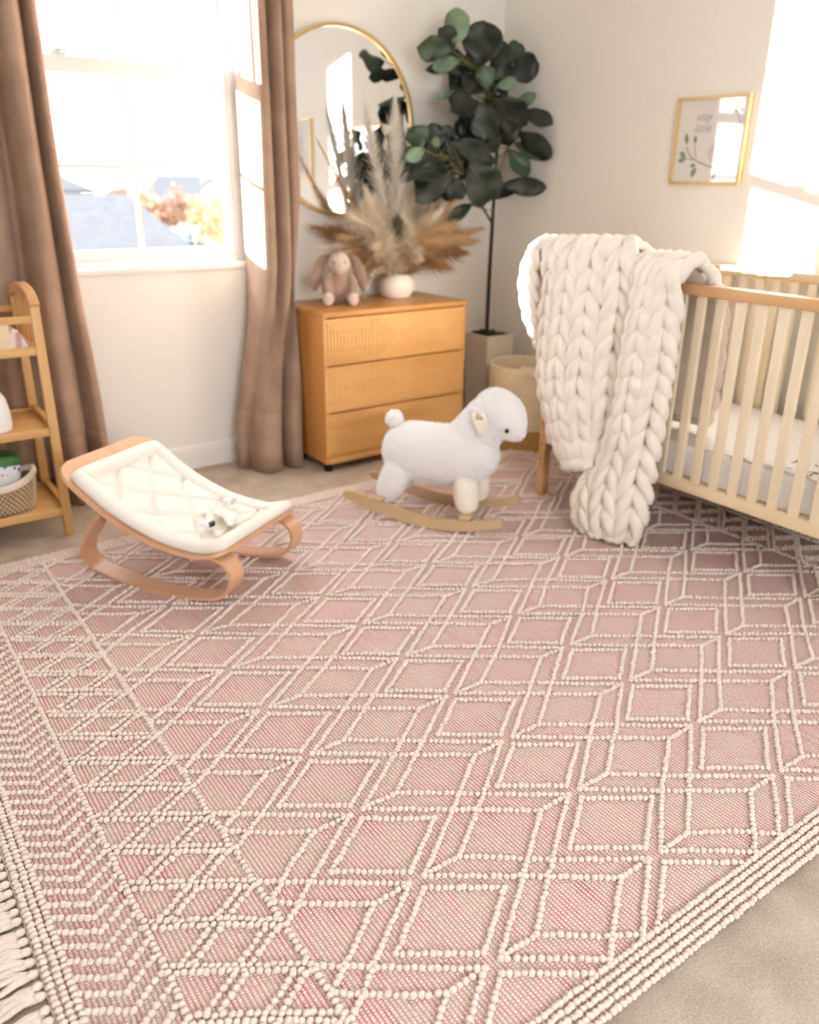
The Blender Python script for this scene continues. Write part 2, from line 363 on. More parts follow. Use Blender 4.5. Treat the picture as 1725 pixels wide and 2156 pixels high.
# ------------------------------------------------------------ curtains
def curtain(name, label, top, bot, z_mid, zt, hem, xmax=9):
    n = 90
    def res(pts):
        return smoothpath([(x, y, 0) for x, y in pts], n)
    T, B = res(top), res(bot); nz = 44; mb = MB()
    def fn(a, b):
        i = int(round(a*n)); z = hem[0]+(zt-hem[0])*b
        k = max(0.0, min(1.0, (z-.05)/(z_mid-.05))); k = k*k*(3-2*k)
        p = B[i].lerp(T[i], k)
        w = noise.noise(Vector((p.x*9, z*1.6, 3.1)))*.012*(1-.5*k)
        zz = z
        if b < .03: zz = hem[0]+hem[1]*(math.sin(a*9)+1)*.5
        x = p.x+w
        if x > xmax and z < 1.22: x = xmax+(x-xmax)*max(0, min(1, (z-.77)/.45))
        return (x, p.y+w*.8, zz)
    mb.grid(fn, n, nz)
    o = thing(name, label, 'curtain', (sum(p[0] for p in top)/len(top), YW-.1, 0))
    obj('panel', mb, M['curtain'], o, solid=.004, angle=3.2)
    mb2 = MB(); 
    def fh(a, b):
        x, y, z = fn(a, 0.02+b*.09); return (x-.003, y-.006, z)
    mb2.grid(fh, n, 4); obj('hem_band', mb2, M['curtain'], o, solid=.003, angle=3.2)
    return o
RT = [(1.665, 3.63), (1.652, 3.55), (1.645, 3.45), (1.655, 3.375), (1.69, 3.375), (1.703, 3.44), (1.72, 3.46), (1.738, 3.40), (1.765, 3.385), (1.785, 3.44), (1.80, 3.49), (1.825, 3.45), (1.86, 3.46), (1.87, 3.55), (1.86, 3.62)]
RB = [(1.60, 3.62), (1.535, 3.57), (1.51, 3.52), (1.53, 3.49), (1.555, 3.50), (1.56, 3.43), (1.575, 3.375), (1.62, 3.36), (1.665, 3.375), (1.675, 3.43), (1.685, 3.50), (1.70, 3.50), (1.71, 3.42), (1.735, 3.37), (1.775, 3.38), (1.797, 3.44), (1.797, 3.55), (1.79, 3.61)]
curtain('curtain', 'brown velvet curtain right of the window with a sunlit inner edge', RT, RB, 1.0, 2.65, (.006, .0), 1.798)
LT = [(0.845, 3.62), (0.862, 3.56), (0.858, 3.50), (0.835, 3.48), (0.822, 3.52), (0.812, 3.56), (0.80, 3.51), (0.778, 3.455), (0.745, 3.45), (0.728, 3.50), (0.715, 3.60), (0.69, 3.61), (0.675, 3.56), (0.64, 3.535), (0.60, 3.54), (0.58, 3.58), (0.56, 3.61), (0.53, 3.58), (0.49, 3.54), (0.46, 3.57), (0.43, 3.61)]
LB = [(0.90, 3.62), (0.915, 3.57), (0.905, 3.50), (0.875, 3.47), (0.85, 3.52), (0.83, 3.56), (0.81, 3.50), (0.78, 3.45), (0.74, 3.44), (0.72, 3.50), (0.70, 3.60), (0.67, 3.61), (0.65, 3.56), (0.61, 3.535), (0.57, 3.54), (0.55, 3.58), (0.52, 3.61), (0.49, 3.58), (0.45, 3.54), (0.42, 3.57), (0.39, 3.61)]
curtain('curtain', 'brown velvet curtain left of the window, behind the pine changing table', LT, LB, 1.6, 2.65, (.006, .0))

# ------------------------------------------------------------ rug
RX0, RX1, RY0, RY1 = 0.073, 2.92, 0.575, 2.975
ZR = 0.008
rug = thing('rug', 'large pink and cream woven rug with raised loop lattice and tasselled ends', 'rug', ((RX0+RX1)/2, (RY0+RY1)/2, 0))
def rugfn(z):
    return lambda a, b: (RX0+(RX1-RX0)*a, RY0+(RY1-RY0)*b, z)
obj('woven_ground', MB().box(RX0, RX1, RY0, RY1, 0.0, ZR, .003), M['weave'], rug)
beads = []   # (x, y, yaw, size)
def brow(p, q, step=.0136, jit=.0012, size=1.0, ends=True):
    p, q = np.array(p), np.array(q); d = np.linalg.norm(q-p); n = max(1, int(round(d/step)))
    for i in range(n+1 if ends else n):
        c_ = p+(q-p)*i/n+NP.normal(0, jit, 2)*.8
        beads.append((c_[0], c_[1], NP.normal(-.15, .28), size*NP.uniform(.85, 1.03)))
def seg_clip(p, q, x0, x1, y0, y1):
    (ax_, ay), (bx, by) = p, q; t0, t1 = 0.0, 1.0; dx, dy = bx-ax_, by-ay
    for pp, qq in ((-dx, ax_-x0), (dx, x1-ax_), (-dy, ay-y0), (dy, y1-ay)):
        if abs(pp) < 1e-9:
            if qq < 0: return None
        else:
            r = qq/pp
            if pp < 0: t0 = max(t0, r)
            else: t1 = min(t1, r)
    if t0 >= t1: return None
    return (ax_+dx*t0, ay+dy*t0), (ax_+dx*t1, ay+dy*t1)
SEP0, SEP1 = 0.256, 0.469
S1R, S0R = 2.765, 2.93-.0
YA, YZ = RY0+.068, RY1-.068
def line(p, q, x0=SEP1+.008, x1=S1R-.008, **k):
    # rows are hand-set: give long rows a little waviness
    c_ = seg_clip(p, q, x0, x1, YA, YZ)
    if c_ and math.dist(*c_) > .02:
        a, b = np.array(c_[0]), np.array(c_[1]); mid = (a+b)/2+NP.normal(0, .0035, 2)
        if math.dist(a, b) > .18: brow(a, mid, ends=False, **k); brow(mid, b, **k)
        else: brow(a, b, **k)
DX, DY, CX0, CY0 = 0.4413, 0.2286, 0.735, 0.873-2*0.2286
for k in range(-1, 6):
    xc = CX0+DX*k
    for j in range(-1, 13):
        yc = CY0+DY*j; yp = yc+DY/2
        A = [(xc-.130, yc), (xc, yc+.090), (xc+.130, yc), (xc, yc-.090)]
        for i in range(4): line(A[i], A[(i+1) % 4])
        line((xc+.018, yp), (xc+.108, yp)); line((xc-.018, yp), (xc-.104, yp))
        for s_ in (1, -1):
            line((xc+.108, yp), (xc+DX-.018, yp+s_*DY)); line((xc+.018, yp), (xc+DX-.104, yp+s_*DY))
def bands(mx):
    X = (lambda x: x) if not mx else (lambda x: (S1R+SEP1)-x)
    lo = dict(x0=min(X(.27), X(.462)), x1=max(X(.27), X(.462)))
    for s_ in (SEP1,): brow((X(s_), YA), (X(s_), YZ), .0142, size=1.05)
    brow((X(SEP0), YA), (X(SEP0), YZ), .0142, size=1.05)
    n = 24
    for i in range(-1, n):
        y0 = 1.18+.1125*(i-6)
        for o in (-.0085, .0085):
            line((X(.268), y0+.003+o), (X(.464), y0-.128+o), **lo)
        for xs in (.296, .382):
            ys = y0-.67*(xs-.268)
            for o in (-.009, .009):
                line((X(xs)+(o if not mx else -o), ys+.022-o*.7), (X(xs+.062)+(o if not mx else -o), ys+.058-o*.7), **lo)
    for i in range(-2, 66):
        yv = .66+.0375*i
        c0 = dict(x0=min(X(.118), X(.248)), x1=max(X(.118), X(.248)))
        line((X(.122), yv+.042), (X(.186), yv), **c0); line((X(.197), yv+.008), (X(.246), yv+.040), **c0)
    for x in (.083, .0985, .113): brow((X(x), RY0+.01), (X(x), RY1-.01), .0137, .0009, 1.05)
bands(False); bands(True)
for y in (-.012, .004, .0195, .035, .0505): 
    brow((RX0+.012, RY0+.010+y), (RX1-.01, RY0+.010+y), .0126, .0008, 1.0)
    brow((RX0+.012, RY1-.010-y), (RX1-.01, RY1-.010-y), .0126, .0008, 1.0)
BD = np.array(beads)
# loop mesh: a flattened, slightly elongated wool bobble, open below
def bobble(nu=8, nv=4):
    vs = []; fs = []
    for i in range(nv):
        th = PI*(.5+.16)*(1-i/nv)
        for k in range(nu):
            vs.append((.0078*math.sin(th)*math.cos(2*PI*k/nu), .0064*math.sin(th)*math.sin(2*PI*k/nu), .0058+.0068*math.cos(th)))
    vs.append((0, 0, .0126))
    for i in range(nv-1):
        for k in range(nu): fs.append((i*nu+k, i*nu+(k+1) % nu, (i+1)*nu+(k+1) % nu, (i+1)*nu+k))
    for k in range(nu): fs.append(((nv-1)*nu+k, (nv-1)*nu+(k+1) % nu, nv*nu))
    return np.array(vs), fs
bv, bf = bobble()
camxy = np.array([0.0, 0.0])
rtv = np.array([rt.x, rt.y]); fwv = np.array([fw.x, fw.y, fw.z])
P3 = np.c_[BD[:, :2], np.full(len(BD), ZR-CAM_Z)]
depth = P3 @ fwv; px = (P3 @ np.array(ax_r))/depth*1722+862; py = (P3 @ np.array(ax_d))/depth*1722+1078
inview = (px > 4) & (px < 1721) & (py > 0) & (py < 2150) & (depth > .2)
order = np.argsort(np.where(inview, depth, 99)); near = order[:300]; rest = order[300:]
bme = bpy.data.meshes.new('bobble'); bme.from_pydata([tuple(v) for v in bv], [], bf); bme.shade_smooth(); bme.materials.append(M['bead'])
for i in near:
    x, y, a, s_ = BD[i]; o = bpy.data.objects.new('bobble', bme); COL.objects.link(o); o.parent = rug
    o.location = (x-rug.location.x, y-rug.location.y, ZR-.0015); o.rotation_euler = (0, 0, a); o.scale = (s_, s_, s_)
rb_ = BD[rest]; nb = len(rb_); ca, sa = np.cos(rb_[:, 2]), np.sin(rb_[:, 2])
vx = (bv[None, :, 0]*ca[:, None]-bv[None, :, 1]*sa[:, None])*rb_[:, 3, None]+rb_[:, 0, None]-rug.location.x
vy = (bv[None, :, 0]*sa[:, None]+bv[None, :, 1]*ca[:, None])*rb_[:, 3, None]+rb_[:, 1, None]-rug.location.y
vz = bv[None, :, 2]*rb_[:, 3, None]+ZR-.0015
V = np.stack([vx, vy, vz], -1).reshape(-1, 3); nvb = len(bv)
quads = np.array([f for f in bf if len(f) == 4]); tris = np.array([f for f in bf if len(f) == 3])
me = bpy.data.meshes.new('bobble_rows'); offs = (np.arange(nb)*nvb)[:, None, None]
Q = (quads[None]+offs).reshape(-1, 4); T3 = (tris[None]+offs).reshape(-1, 3)
me.vertices.add(len(V)); me.vertices.foreach_set('co', V.ravel())
loops = np.concatenate([Q.ravel(), T3.ravel()]); me.loops.add(len(loops)); me.loops.foreach_set('vertex_index', loops.astype(np.int32))
starts = np.concatenate([np.arange(len(Q))*4, len(Q)*4+np.arange(len(T3))*3]); tot = np.concatenate([np.full(len(Q), 4), np.full(len(T3), 3)])
me.polygons.add(len(starts)); me.polygons.foreach_set('loop_start', starts.astype(np.int32)); me.polygons.foreach_set('loop_total', tot.astype(np.int32))
me.update(calc_edges=True); me.shade_smooth(); me.materials.append(M['bead'])
ob = bpy.data.objects.new('bobble_rows', me); COL.objects.link(ob); ob.parent = rug; ob['kind'] = 'stuff'
# tassels along the left end
def tassel_mesh(seed):
    r = random.Random(seed); mb = MB()
    mb.ball((-.010, 0, .007), (.012, .009, .008), 8, 5)
    for k in range(5):
        a = (k-2)*.0058; e = a*1.7+r.uniform(-.008, .008); L = r.uniform(.10, .125)
        mb.tube([(-.014, a*.4, .006), (-.035, a*.8, .008+r.uniform(0, .004)), (-.06, (a+e)/2+r.uniform(-.004, .004), .007+r.uniform(0, .004)), (-L, e, .005)], [.0047, .0052, .0048, .0032], 6)
    return mb
tms = []
for s_ in range(4):
    mb = tassel_mesh(s_); me_ = bpy.data.meshes.new('tassel'); me_.from_pydata(mb.v, [], mb.f); me_.shade_smooth(); me_.materials.append(M['bead']); tms.append(me_)
y = RY0+.02; i = 0
while y < RY1-.01:
    o = bpy.data.objects.new('tassel', tms[i % 4]); COL.objects.link(o); o.parent = rug
    o.location = (RX0-rug.location.x, y-rug.location.y, 0.0); o.rotation_euler = (0, 0, random.uniform(-.25, .35)); y += .0265; i += 1

# ------------------------------------------------------------ dresser
DXa, DXb, DYf, DYb, DZ0, DZ1 = 1.812, 2.626, 3.200, 3.628, .048, .752
dr = thing('dresser', 'honey oak three drawer dresser with carved square fronts under the mirror', 'dresser', ((DXa+DXb)/2, (DYf+DYb)/2, 0))
obj('top', MB().box(DXa-.003, DXb+.003, DYf-.006, DYb, DZ1-.022, DZ1, .003), M['oak_top'], dr)
for x0, x1 in ((DXa, DXa+.018), (DXb-.018, DXb)): obj('side_panel', MB().box(x0, x1, DYf+.004, DYb, DZ0, DZ1-.022, .001), M['oak_side'], dr)
obj('bottom_rail', MB().box(DXa+.018, DXb-.018, DYf+.002, DYb-.01, DZ0, DZ0+.03, .001), M['oak'], dr)
obj('back_panel', MB().box(DXa+.018, DXb-.018, DYb-.012, DYb-.002, DZ0+.03, DZ1-.022), M['oak_side'], dr, smooth=False)
for x in (DXa+.035, DXb-.035):
    for y in (DYf+.05, DYb-.05): obj('foot', MB().lathe([(.018, 0), (.022, .004), (.020, DZ0)], 14, (x, y)), M['black'], dr)
zs = [(.515, .722), (.296, .505), (.083, .286)]
for z0, z1 in zs:
    dw = obj('drawer', MB().box(DXa+.004, DXb-.004, DYf+.0115, DYf+.36, z0, z1, .002), M['oak'], dr)
    w3 = (DXb-DXa-.008)/3
    for k in range(3):
        xa = DXa+.004+w3*k; cxk = xa+w3/2; czk = (z0+z1)/2; mb = MB(); hw, hh = w3/2-.0015, (z1-z0)/2-.0015
        nring = 7; rects = []
        for q in range(nring):
            f0 = 1-q*.132; f1 = f0-.088
            rects += [(f0, -.0012), (f1, -.0012), (f1-.009, .0040), (f1-.033, .0040), (f1-.042, -.0012)]
        R = [[(cxk+sx_*hw*f, DYf+.004+d, czk+sz_*hh*f) for sx_, sz_ in ((-1, -1), (1, -1), (1, 1), (-1, 1))] for f, d in rects]
        mb.rings([[(p[0], DYf+.013, p[2]) for p in R[0]]]+R, True, False)
        o_ = len(mb.v)-4; mb.f.append((o_, o_+1, o_+2, o_+3))
        obj('carved_panel', mb, M['oak'], dw, smooth=False)

# ------------------------------------------------------------ mirror
mr = thing('round_mirror', 'large round mirror in a thin brass frame above the dresser', 'mirror', (2.19, YW, 1.54))
MC = (2.185, 1.541); MR = .402
mb = MB(); nn = 72; prof = [(-.008, -.002), (.008, -.002), (.008, -.028), (-.003, -.03), (-.008, -.026)]
R = [[(MC[0]+(MR+a)*math.cos(2*PI*i/nn), YW+b, MC[1]+(MR+a)*math.sin(2*PI*i/nn)) for a, b in prof] for i in range(nn+1)]
mb.rings(R, True, False); obj('frame', mb, M['gold'], mr)
mb = MB(); mb.v = [(MC[0]+(MR-.004)*math.cos(2*PI*i/nn), YW+y, MC[1]+(MR-.004)*math.sin(2*PI*i/nn)) for y in (-.018, -.012) for i in range(nn)]
mb.f = [tuple(range(nn)), tuple(range(2*nn-1, nn-1, -1))]+[(i, (i+1) % nn, nn+(i+1) % nn, nn+i) for i in range(nn)]
obj('mirror_glass', mb, M['mirror'], mr, smooth=False)

# ------------------------------------------------------------ framed prints on the right wall
def frame(y0, y1, z0, z1, label):
    o = thing('framed_print', label, 'picture', (XR, (y0+y1)/2, z0)); fwid = .012
    for b in ((y0, y1, z0, z0+fwid), (y0, y1, z1-fwid, z1), (y0, y0+fwid, z0+fwid, z1-fwid), (y1-fwid, y1, z0+fwid, z1-fwid)):
        obj('frame_side', MB().box(XR-.022, XR-.001, b[0], b[1], b[2], b[3], .002), M['goldwood'], o)
    pr = obj('print', MB().box(XR-.010, XR-.004, y0+fwid, y1-fwid, z0+fwid, z1-fwid), M['paper'], o, smooth=False)
    obj('glazing', MB().box(XR-.0165, XR-.0145, y0+fwid, y1-fwid, z0+fwid, z1-fwid), M['glass'], o, smooth=False)
    return o, pr
FY0, FY1, FZ0, FZ1 = 2.145, 2.49, 1.293, 1.630
po, pr = frame(FY0, FY1, FZ0, FZ1, 'gold framed print of a leafy branch with faint lettering on the right wall')
def pp(a, b, d=.0112): return Vector((XR-d, FY1-(FY1-FY0)*a, FZ1-(FZ1-FZ0)*b))   # a: left->right, b: top->bottom of the print
tw = MB()
for path, r in (([(.40, .74), (.55, .79), (.75, .81), (.95, .80)], .0022), ([(.18, .56), (.24, .65), (.32, .71), (.42, .755)], .0022), ([(.30, .53), (.32, .62), (.35, .70)], .0018), ([(.20, .70), (.28, .71), (.34, .715)], .0016), ([(.84, .22), (.90, .32), (.97, .40)], .0012)):
    P_ = smoothpath([pp(a, b) for a, b in path], 10); tw.tube([(XR-.0108, p.y, p.z) for p in P_], r, 6, up=(1, 0, 0), flat=.25)
obj('twig_drawing', tw, M['twig'], pr)
lf = MB()
for (a0, b0), (a1, b1), w in (((.19, .54), (.155, .40), .022), ((.30, .53), (.30, .43), .018), ((.20, .69), (.09, .62), .024), ((.20, .70), (.08, .73), .024), ((.36, .80), (.30, .92), .026), ((.35, .77), (.27, .79), .02), ((.66, .85), (.60, .96), .018), ((.90, .20), (.88, .14), .016), ((.80, .10), (.73, .07), .012), ((.83, .20), (.79, .17), .01)):
    A, B = pp(a0, b0), pp(a1, b1); d = (B-A); sd_ = Vector((0, -d.z, d.y)).normalized()
    pts = [A+d*t_+sd_*w*.5*s_*math.sin(PI*t_) for s_, rng in ((1, [0, .2, .45, .7, .9, 1]), (-1, [.9, .7, .45, .2])) for t_ in rng]
    o_ = len(lf.v); lf.v += [tuple(p) for p in pts]+[(p.x+.0008, p.y, p.z) for p in pts]; k = len(pts)
    lf.f += [tuple(range(o_, o_+k)), tuple(range(o_+2*k-1, o_+k-1, -1))]
obj('leaf_drawing', lf, M['sage'], pr, smooth=False)
lf = MB(); c_ = pp(.66, .64); ks = 20
lf.v = [(XR-.0111, c_.y+.055*math.cos(2*PI*i/ks)*(1+.12*math.sin(3*i)), c_.z+.045*math.sin(2*PI*i/ks)) for i in range(ks)]; lf.f = [tuple(range(ks))]
obj('blush_drawing', lf, M['blush'], pr, smooth=False)
def text(body, loc, size, mat, parent, rot, shear=.35, sx=1.0):
    cu = bpy.data.curves.new('lettering', 'FONT'); cu.body = body; cu.size = size; cu.shear = shear; cu.extrude = .0003; cu.align_x = 'LEFT'
    o = bpy.data.objects.new('lettering', cu); COL.objects.link(o); cu.materials.append(mat)
    me_ = bpy.data.meshes.new_from_object(o.evaluated_get(bpy.context.evaluated_depsgraph_get())); bpy.data.objects.remove(o); o = bpy.data.objects.new('lettering', me_); COL.objects.link(o); o.parent = parent
    p = parent; off = Vector((0, 0, 0))
    while p is not None: off += p.location; p = p.parent
    o.location = Vector(loc)-off; o.rotation_euler = rot; o.scale = (sx, 1, 1); return o
rotw = Matrix(((0, 0, -1), (-1, 0, 0), (0, 1, 0))).to_euler()
text('stay', pp(.28, .27, .0115), .046, M['faint'], pr, rotw); text('little', pp(.26, .40, .0115), .046, M['faint'], pr, rotw)
for a0, a1, lb in ((1.25, 1.575, 'gold framed pale print reflected in the round mirror, nearer the sunlit patch'), (0.87, 1.195, 'gold framed pale print reflected at the edge of the mirror beside the curtain')):
    o2, p2 = frame(a0, a1, 1.295, 1.705, lb); c_ = Vector((XR-.0111, (a0+a1)/2, 1.48)); b_ = MB()
    for cy_, cz_, ry_, rz_ in ((0, -.05, .05, .09), (0, .07, .035, .04), (.02, .13, .009, .04), (-.02, .13, .009, .04)):
        o_ = len(b_.v); b_.v += [(c_.x, c_.y+cy_+ry_*math.cos(2*PI*i/16), c_.z+cz_+rz_*math.sin(2*PI*i/16)) for i in range(16)]; b_.f.append(tuple(range(o_, o_+16)))
    obj('animal_drawing', b_, M['blush'], p2, smooth=False)

# ------------------------------------------------------------ crib
CXf, CXb, CYa, CYb = 2.455, 3.145, 1.03, 2.445
crib = thing('crib', 'pale wooden baby crib along the right wall', 'crib', ((CXf+CXb)/2, (CYa+CYb)/2, 0))
for x in (CXf+.002, CXb-.002):
    for y in (CYa+.02, CYb-.02): obj('leg', MB().box(x-.019, x+.019, y-.019, y+.019, .0085, .948, .005), M['crib_rail'], crib)
for x, nm in ((CXf, 'f'), (CXb, 'b')):
    obj('top_rail', MB().box(x-.021, x+.021, CYa-.005, CYb+.005, .945, .982, .008), M['crib_rail' if nm == 'f' else 'crib'], crib)
    obj('bottom_rail', MB().box(x-.016, x+.016, CYa+.039, CYb-.039, .255, .296, .004), M['crib'], crib)
    n = 19
    for k in range(n):
        y = CYb-.075-k*(CYb-CYa-.15)/(n-1)
        yy = 1.812-.0758*(k-8)
        if yy < CYa+.05 or yy > CYb-.05: continue
        obj('slat', MB().box(x-.008, x+.008, yy-.017, yy+.017, .29, .95, .003), M['crib_v'], crib)
for y in (CYa+.02, CYb-.02):
    obj('end_rail', MB().box(CXf+.021, CXb-.021, y-.016, y+.016, .93, .968, .006), M['crib'], crib)
    obj('end_rail', MB().box(CXf+.021, CXb-.021, y-.014, y+.014, .255, .296, .004), M['crib'], crib)
    for k in range(8):
        xx = CXf+.085+k*(CXb-CXf-.17)/7
        obj('end_slat', MB().box(xx-.017, xx+.017, y-.008, y+.008, .29, .935, .003), M['crib_v'], crib)
obj('mattress_board', MB().box(CXf+.017, CXb-.017, CYa+.045, CYb-.045, .285, .30), M['crib'], crib, smooth=False)
for z in (.33, .43): obj('bolt', MB().ball((CXf+.024, CYb-.045, z), (.008, .008, .008), 10, 6), M['black'], crib)
for z in (.245, .18): obj('bolt_hole', MB().tube([(CXf-.0175, CYb-.02, z), (CXf-.0165, CYb-.02, z)], .004, 8), M['black'], crib)
# mattress with fitted sheet
mx = thing('crib_mattress', 'white sheeted crib mattress with a black sketched print, inside the crib', 'mattress', ((CXf+CXb)/2, (CYa+CYb)/2, .30))
mb = MB(); ax0, ax1, ay0, ay1 = CXf+.02, CXb-.02, CYa+.05, CYb-.048
def msheet(a, b):
    return None
nu, nv = 60, 120; prof = []
for i in range(nu+1):
    t_ = i/nu
    prof.append(t_)
def mfn(a, b):
    # a: around the cross-section from front-bottom over the top to the back-bottom
    L1, L2 = .13, ax1-ax0; s_ = a*(2*L1+L2); rr_ = .03
    if s_ < L1: x, z = ax0, .302+s_
    elif s_ < L1+L2: x, z = ax0+(s_-L1), .432
    else: x, z = ax1, .432-(s_-L1-L2)
    e = min(1, abs(z-.432)/.03) if x in (ax0, ax1) else 0
    y = ay0+(ay1-ay0)*b
    if x == ax0 or x == ax1:
        k = (z-.302)/.13
        wv = noise.noise(Vector((y*11, z*9, x)))*.012+math.sin(y*46+4*noise.noise(Vector((y*4, 1, 0))))*.0035*(1-k)
        dx_ = wv - (.016*max(0, (k-.72)/.28)**2)*-1
        x = x+(dx_ if x == ax0 else -dx_)+(0)
        if k > .72: z -= .0
    else:
        d = min(x-ax0, ax1-x); z -= .016*max(0, 1-d/.035)**2
        z += noise.noise(Vector((x*5, y*5, 2)))*.004
    return (x, y, z)
mb.grid(mfn, nu, nv); obj('fitted_sheet', mb, M['sheet'], mx, angle=3.2)
obj('core', MB().box(ax0+.012, ax1-.012, ay0+.005, ay1-.005, .303, .418, .02), M['sheet'], mx)
ink = MB()
for k in range(26):
    x0_, y0_ = CXf+.07+random.uniform(-.03, .09), 1.30+random.uniform(-.12, .08); a = random.uniform(0, 6.28); L_ = random.uniform(.015, .05)
    pts = [(x0_+L_*t_*math.cos(a+t_*.9), y0_+L_*t_*math.sin(a+t_*.9)) for t_ in (0, .33, .66, 1)]
    ink.tube([(p[0], p[1], .4345) for p in pts], .0014, 5, flat=.6)
obj('sketched_print', ink, M['ink'], mx)

# ------------------------------------------------------------ chunky knit blanket
bl = thing('chunky_knit_blanket', 'chunky cream hand-knit blanket draped over the near corner of the crib', 'blanket', (2.40, 2.1, 0))
def interp(rows, b):
    n = len(rows)-1; t_ = b*n; k = min(int(t_), n-1); f = t_-k
    def row(i): return np.array(rows[max(0, min(n, i))])
    a0, a1, a2, a3 = row(k-1), row(k), row(k+1), row(k+2)
    return .5*((2*a1)+(a2-a0)*f+(2*a0-5*a1+4*a2-a3)*f*f+(3*a1-a0-3*a2+a3)*f**3)
def sheetfn(rows, bulge, axis):
    def S(u_, b):
        r = interp(rows, b); L, Rr, bz = r[0:3], r[3:6], r[6]
        p = L+(Rr-L)*u_; w = math.sin(PI*min(1, max(0, u_)))**.8
        p = p+np.array(axis)*bz*w*bulge
        p = p+np.array([0, 0, .5])*0
        return Vector(p)
    return S
def knit(mb, base, S, ncol, pitch, rad, seed, sign=-1):
    r = random.Random(seed)
    # arc length along the middle
    N = 60; pts = [S(.5, i/N) for i in range(N+1)]; cum = [0]
    for i in range(N): cum.append(cum[-1]+(pts[i+1]-pts[i]).length)
    nrow = int(cum[-1]/pitch)
    def b_at(s_):
        s_ = max(0, min(cum[-1], s_)); i = 0
        while i < N-1 and cum[i+1] < s_: i += 1
        return (i+(s_-cum[i])/max(1e-9, cum[i+1]-cum[i]))/N
    def nrm(u_, b):
        e = .01; n_ = (S(min(1, u_+e), b)-S(max(0, u_-e), b)).cross(S(u_, min(1, b+e))-S(u_, max(0, b-e)))
        return n_.normalized()*sign if n_.length > 0 else Vector((-1, 0, 0))
    for c_ in range(ncol):
        ucen = (c_+.5)/ncol; hw = .5/ncol
        for j in range(-1, nrow+1):
            for side in (-1, 1):
                pl_ = []; rad_l = []
                k = 7; ju = r.uniform(-.12, .12)*hw
                for q in range(k):
                    f = q/(k-1); sl = (j+1.75-f*1.9)*pitch       # from the outer top down to the centre bottom
                    uu = ucen+side*hw*(.98*(1-f)**1.15+.10)+ju; b = b_at(sl)
                    uu = max(.015, min(.985, uu)); n_ = nrm(uu, b)
                    h = rad*(.15+1.05*math.sin(PI*(.12+.80*f)))
                    pl_.append(S(uu, b)+n_*h); rad_l.append(rad*(.42+.72*math.sin(PI*(.06+.86*f)))*r.uniform(.95, 1.05))
                if max((pl_[i_+1]-pl_[i_]).length for i_ in range(k-1)) < 1e-4: continue
                mb.tube(pl_, rad_l, 8, up=nrm(ucen, b_at((j+1)*pitch)), flat=.9)
    base.grid(lambda a, b: S(.04+.92*a, .01+.98*b)-nrm(.04+.92*a, .01+.98*b)*.010, 10, 40)
rowsA = [(2.52, 2.43, 0.82, 2.52, 2.02, 0.82, 0.0), (2.51, 2.45, 0.98, 2.51, 2.0, 0.98, 0.0), (2.455, 2.45, 1.05, 2.455, 2.02, 1.075, 0.3), (2.405, 2.42, 1.02, 2.432, 2.01, 1.04, 0.5), (2.4, 2.39, 0.92, 2.432, 2.0, 0.95, 0.8), (2.4, 2.392, 0.848, 2.432, 1.995, 0.895, 0.9), (2.395, 2.38, 0.7, 2.432, 2.0, 0.756, 1), (2.39, 2.37, 0.546, 2.432, 2.01, 0.614, 1.05), (2.38, 2.31, 0.43, 2.432, 2.025, 0.486, 1.0), (2.37, 2.25, 0.33, 2.432, 2.055, 0.378, 0.7), (2.37, 2.17, 0.245, 2.382, 2.09, 0.26, 0.3)]
rowsB = [(2.55, 1.95, 0.47, 2.55, 1.72, 0.49, -0.2), (2.525, 1.94, 0.68, 2.525, 1.7, 0.7, -0.4), (2.505, 1.97, 0.9, 2.505, 1.705, 0.91, -0.3), (2.45, 1.995, 1.035, 2.45, 1.755, 1.035, 0.1), (2.432, 1.983, 1.0, 2.4, 1.785, 0.99, 0.4), (2.432, 1.978, 0.896, 2.41, 1.79, 0.919, 0.8), (2.432, 1.988, 0.757, 2.41, 1.785, 0.792, 1), (2.432, 1.998, 0.614, 2.41, 1.785, 0.675, 1), (2.432, 2.008, 0.488, 2.405, 1.79, 0.58, 1), (2.432, 2.033, 0.378, 2.4, 1.79, 0.465, 0.95), (2.432, 2.078, 0.25, 2.39, 1.785, 0.35, 0.9), (2.342, 2.088, 0.15, 2.385, 1.785, 0.21, 0.8), (2.312, 2.058, 0.075, 2.375, 1.79, 0.11, 0.7), (2.312, 2.018, 0.04, 2.37, 1.82, 0.045, 0.4)]
rowsC = [(2.44, 2.34, .96, 2.72, 2.36, .93, .0), (2.40, 2.42, 1.055, 2.70, 2.45, 1.0, .2), (2.385, 2.44, 1.035, 2.70, 2.50, .99, .7), (2.385, 2.43, .92, 2.70, 2.52, .88, 1.0), (2.395, 2.42, .79, 2.70, 2.51, .75, .9), (2.42, 2.42, .68, 2.66, 2.48, .64, .5)]
wool = MB(); base = MB()
knit(wool, base, sheetfn(rowsA, .075, (-1, 0, .12)), 4, .078, .0255, 1)
knit(wool, base, sheetfn(rowsB, .060, (-1, 0, .12)), 3, .076, .0235, 2)
knit(wool, base, sheetfn(rowsC, .13, (-.5, .87, .15)), 4, .066, .0215, 3, 1)
obj('knitted_stitches', wool, M['knit'], bl, angle=3.2)
obj('inner_layer', base, M['knit'], bl, angle=3.2)

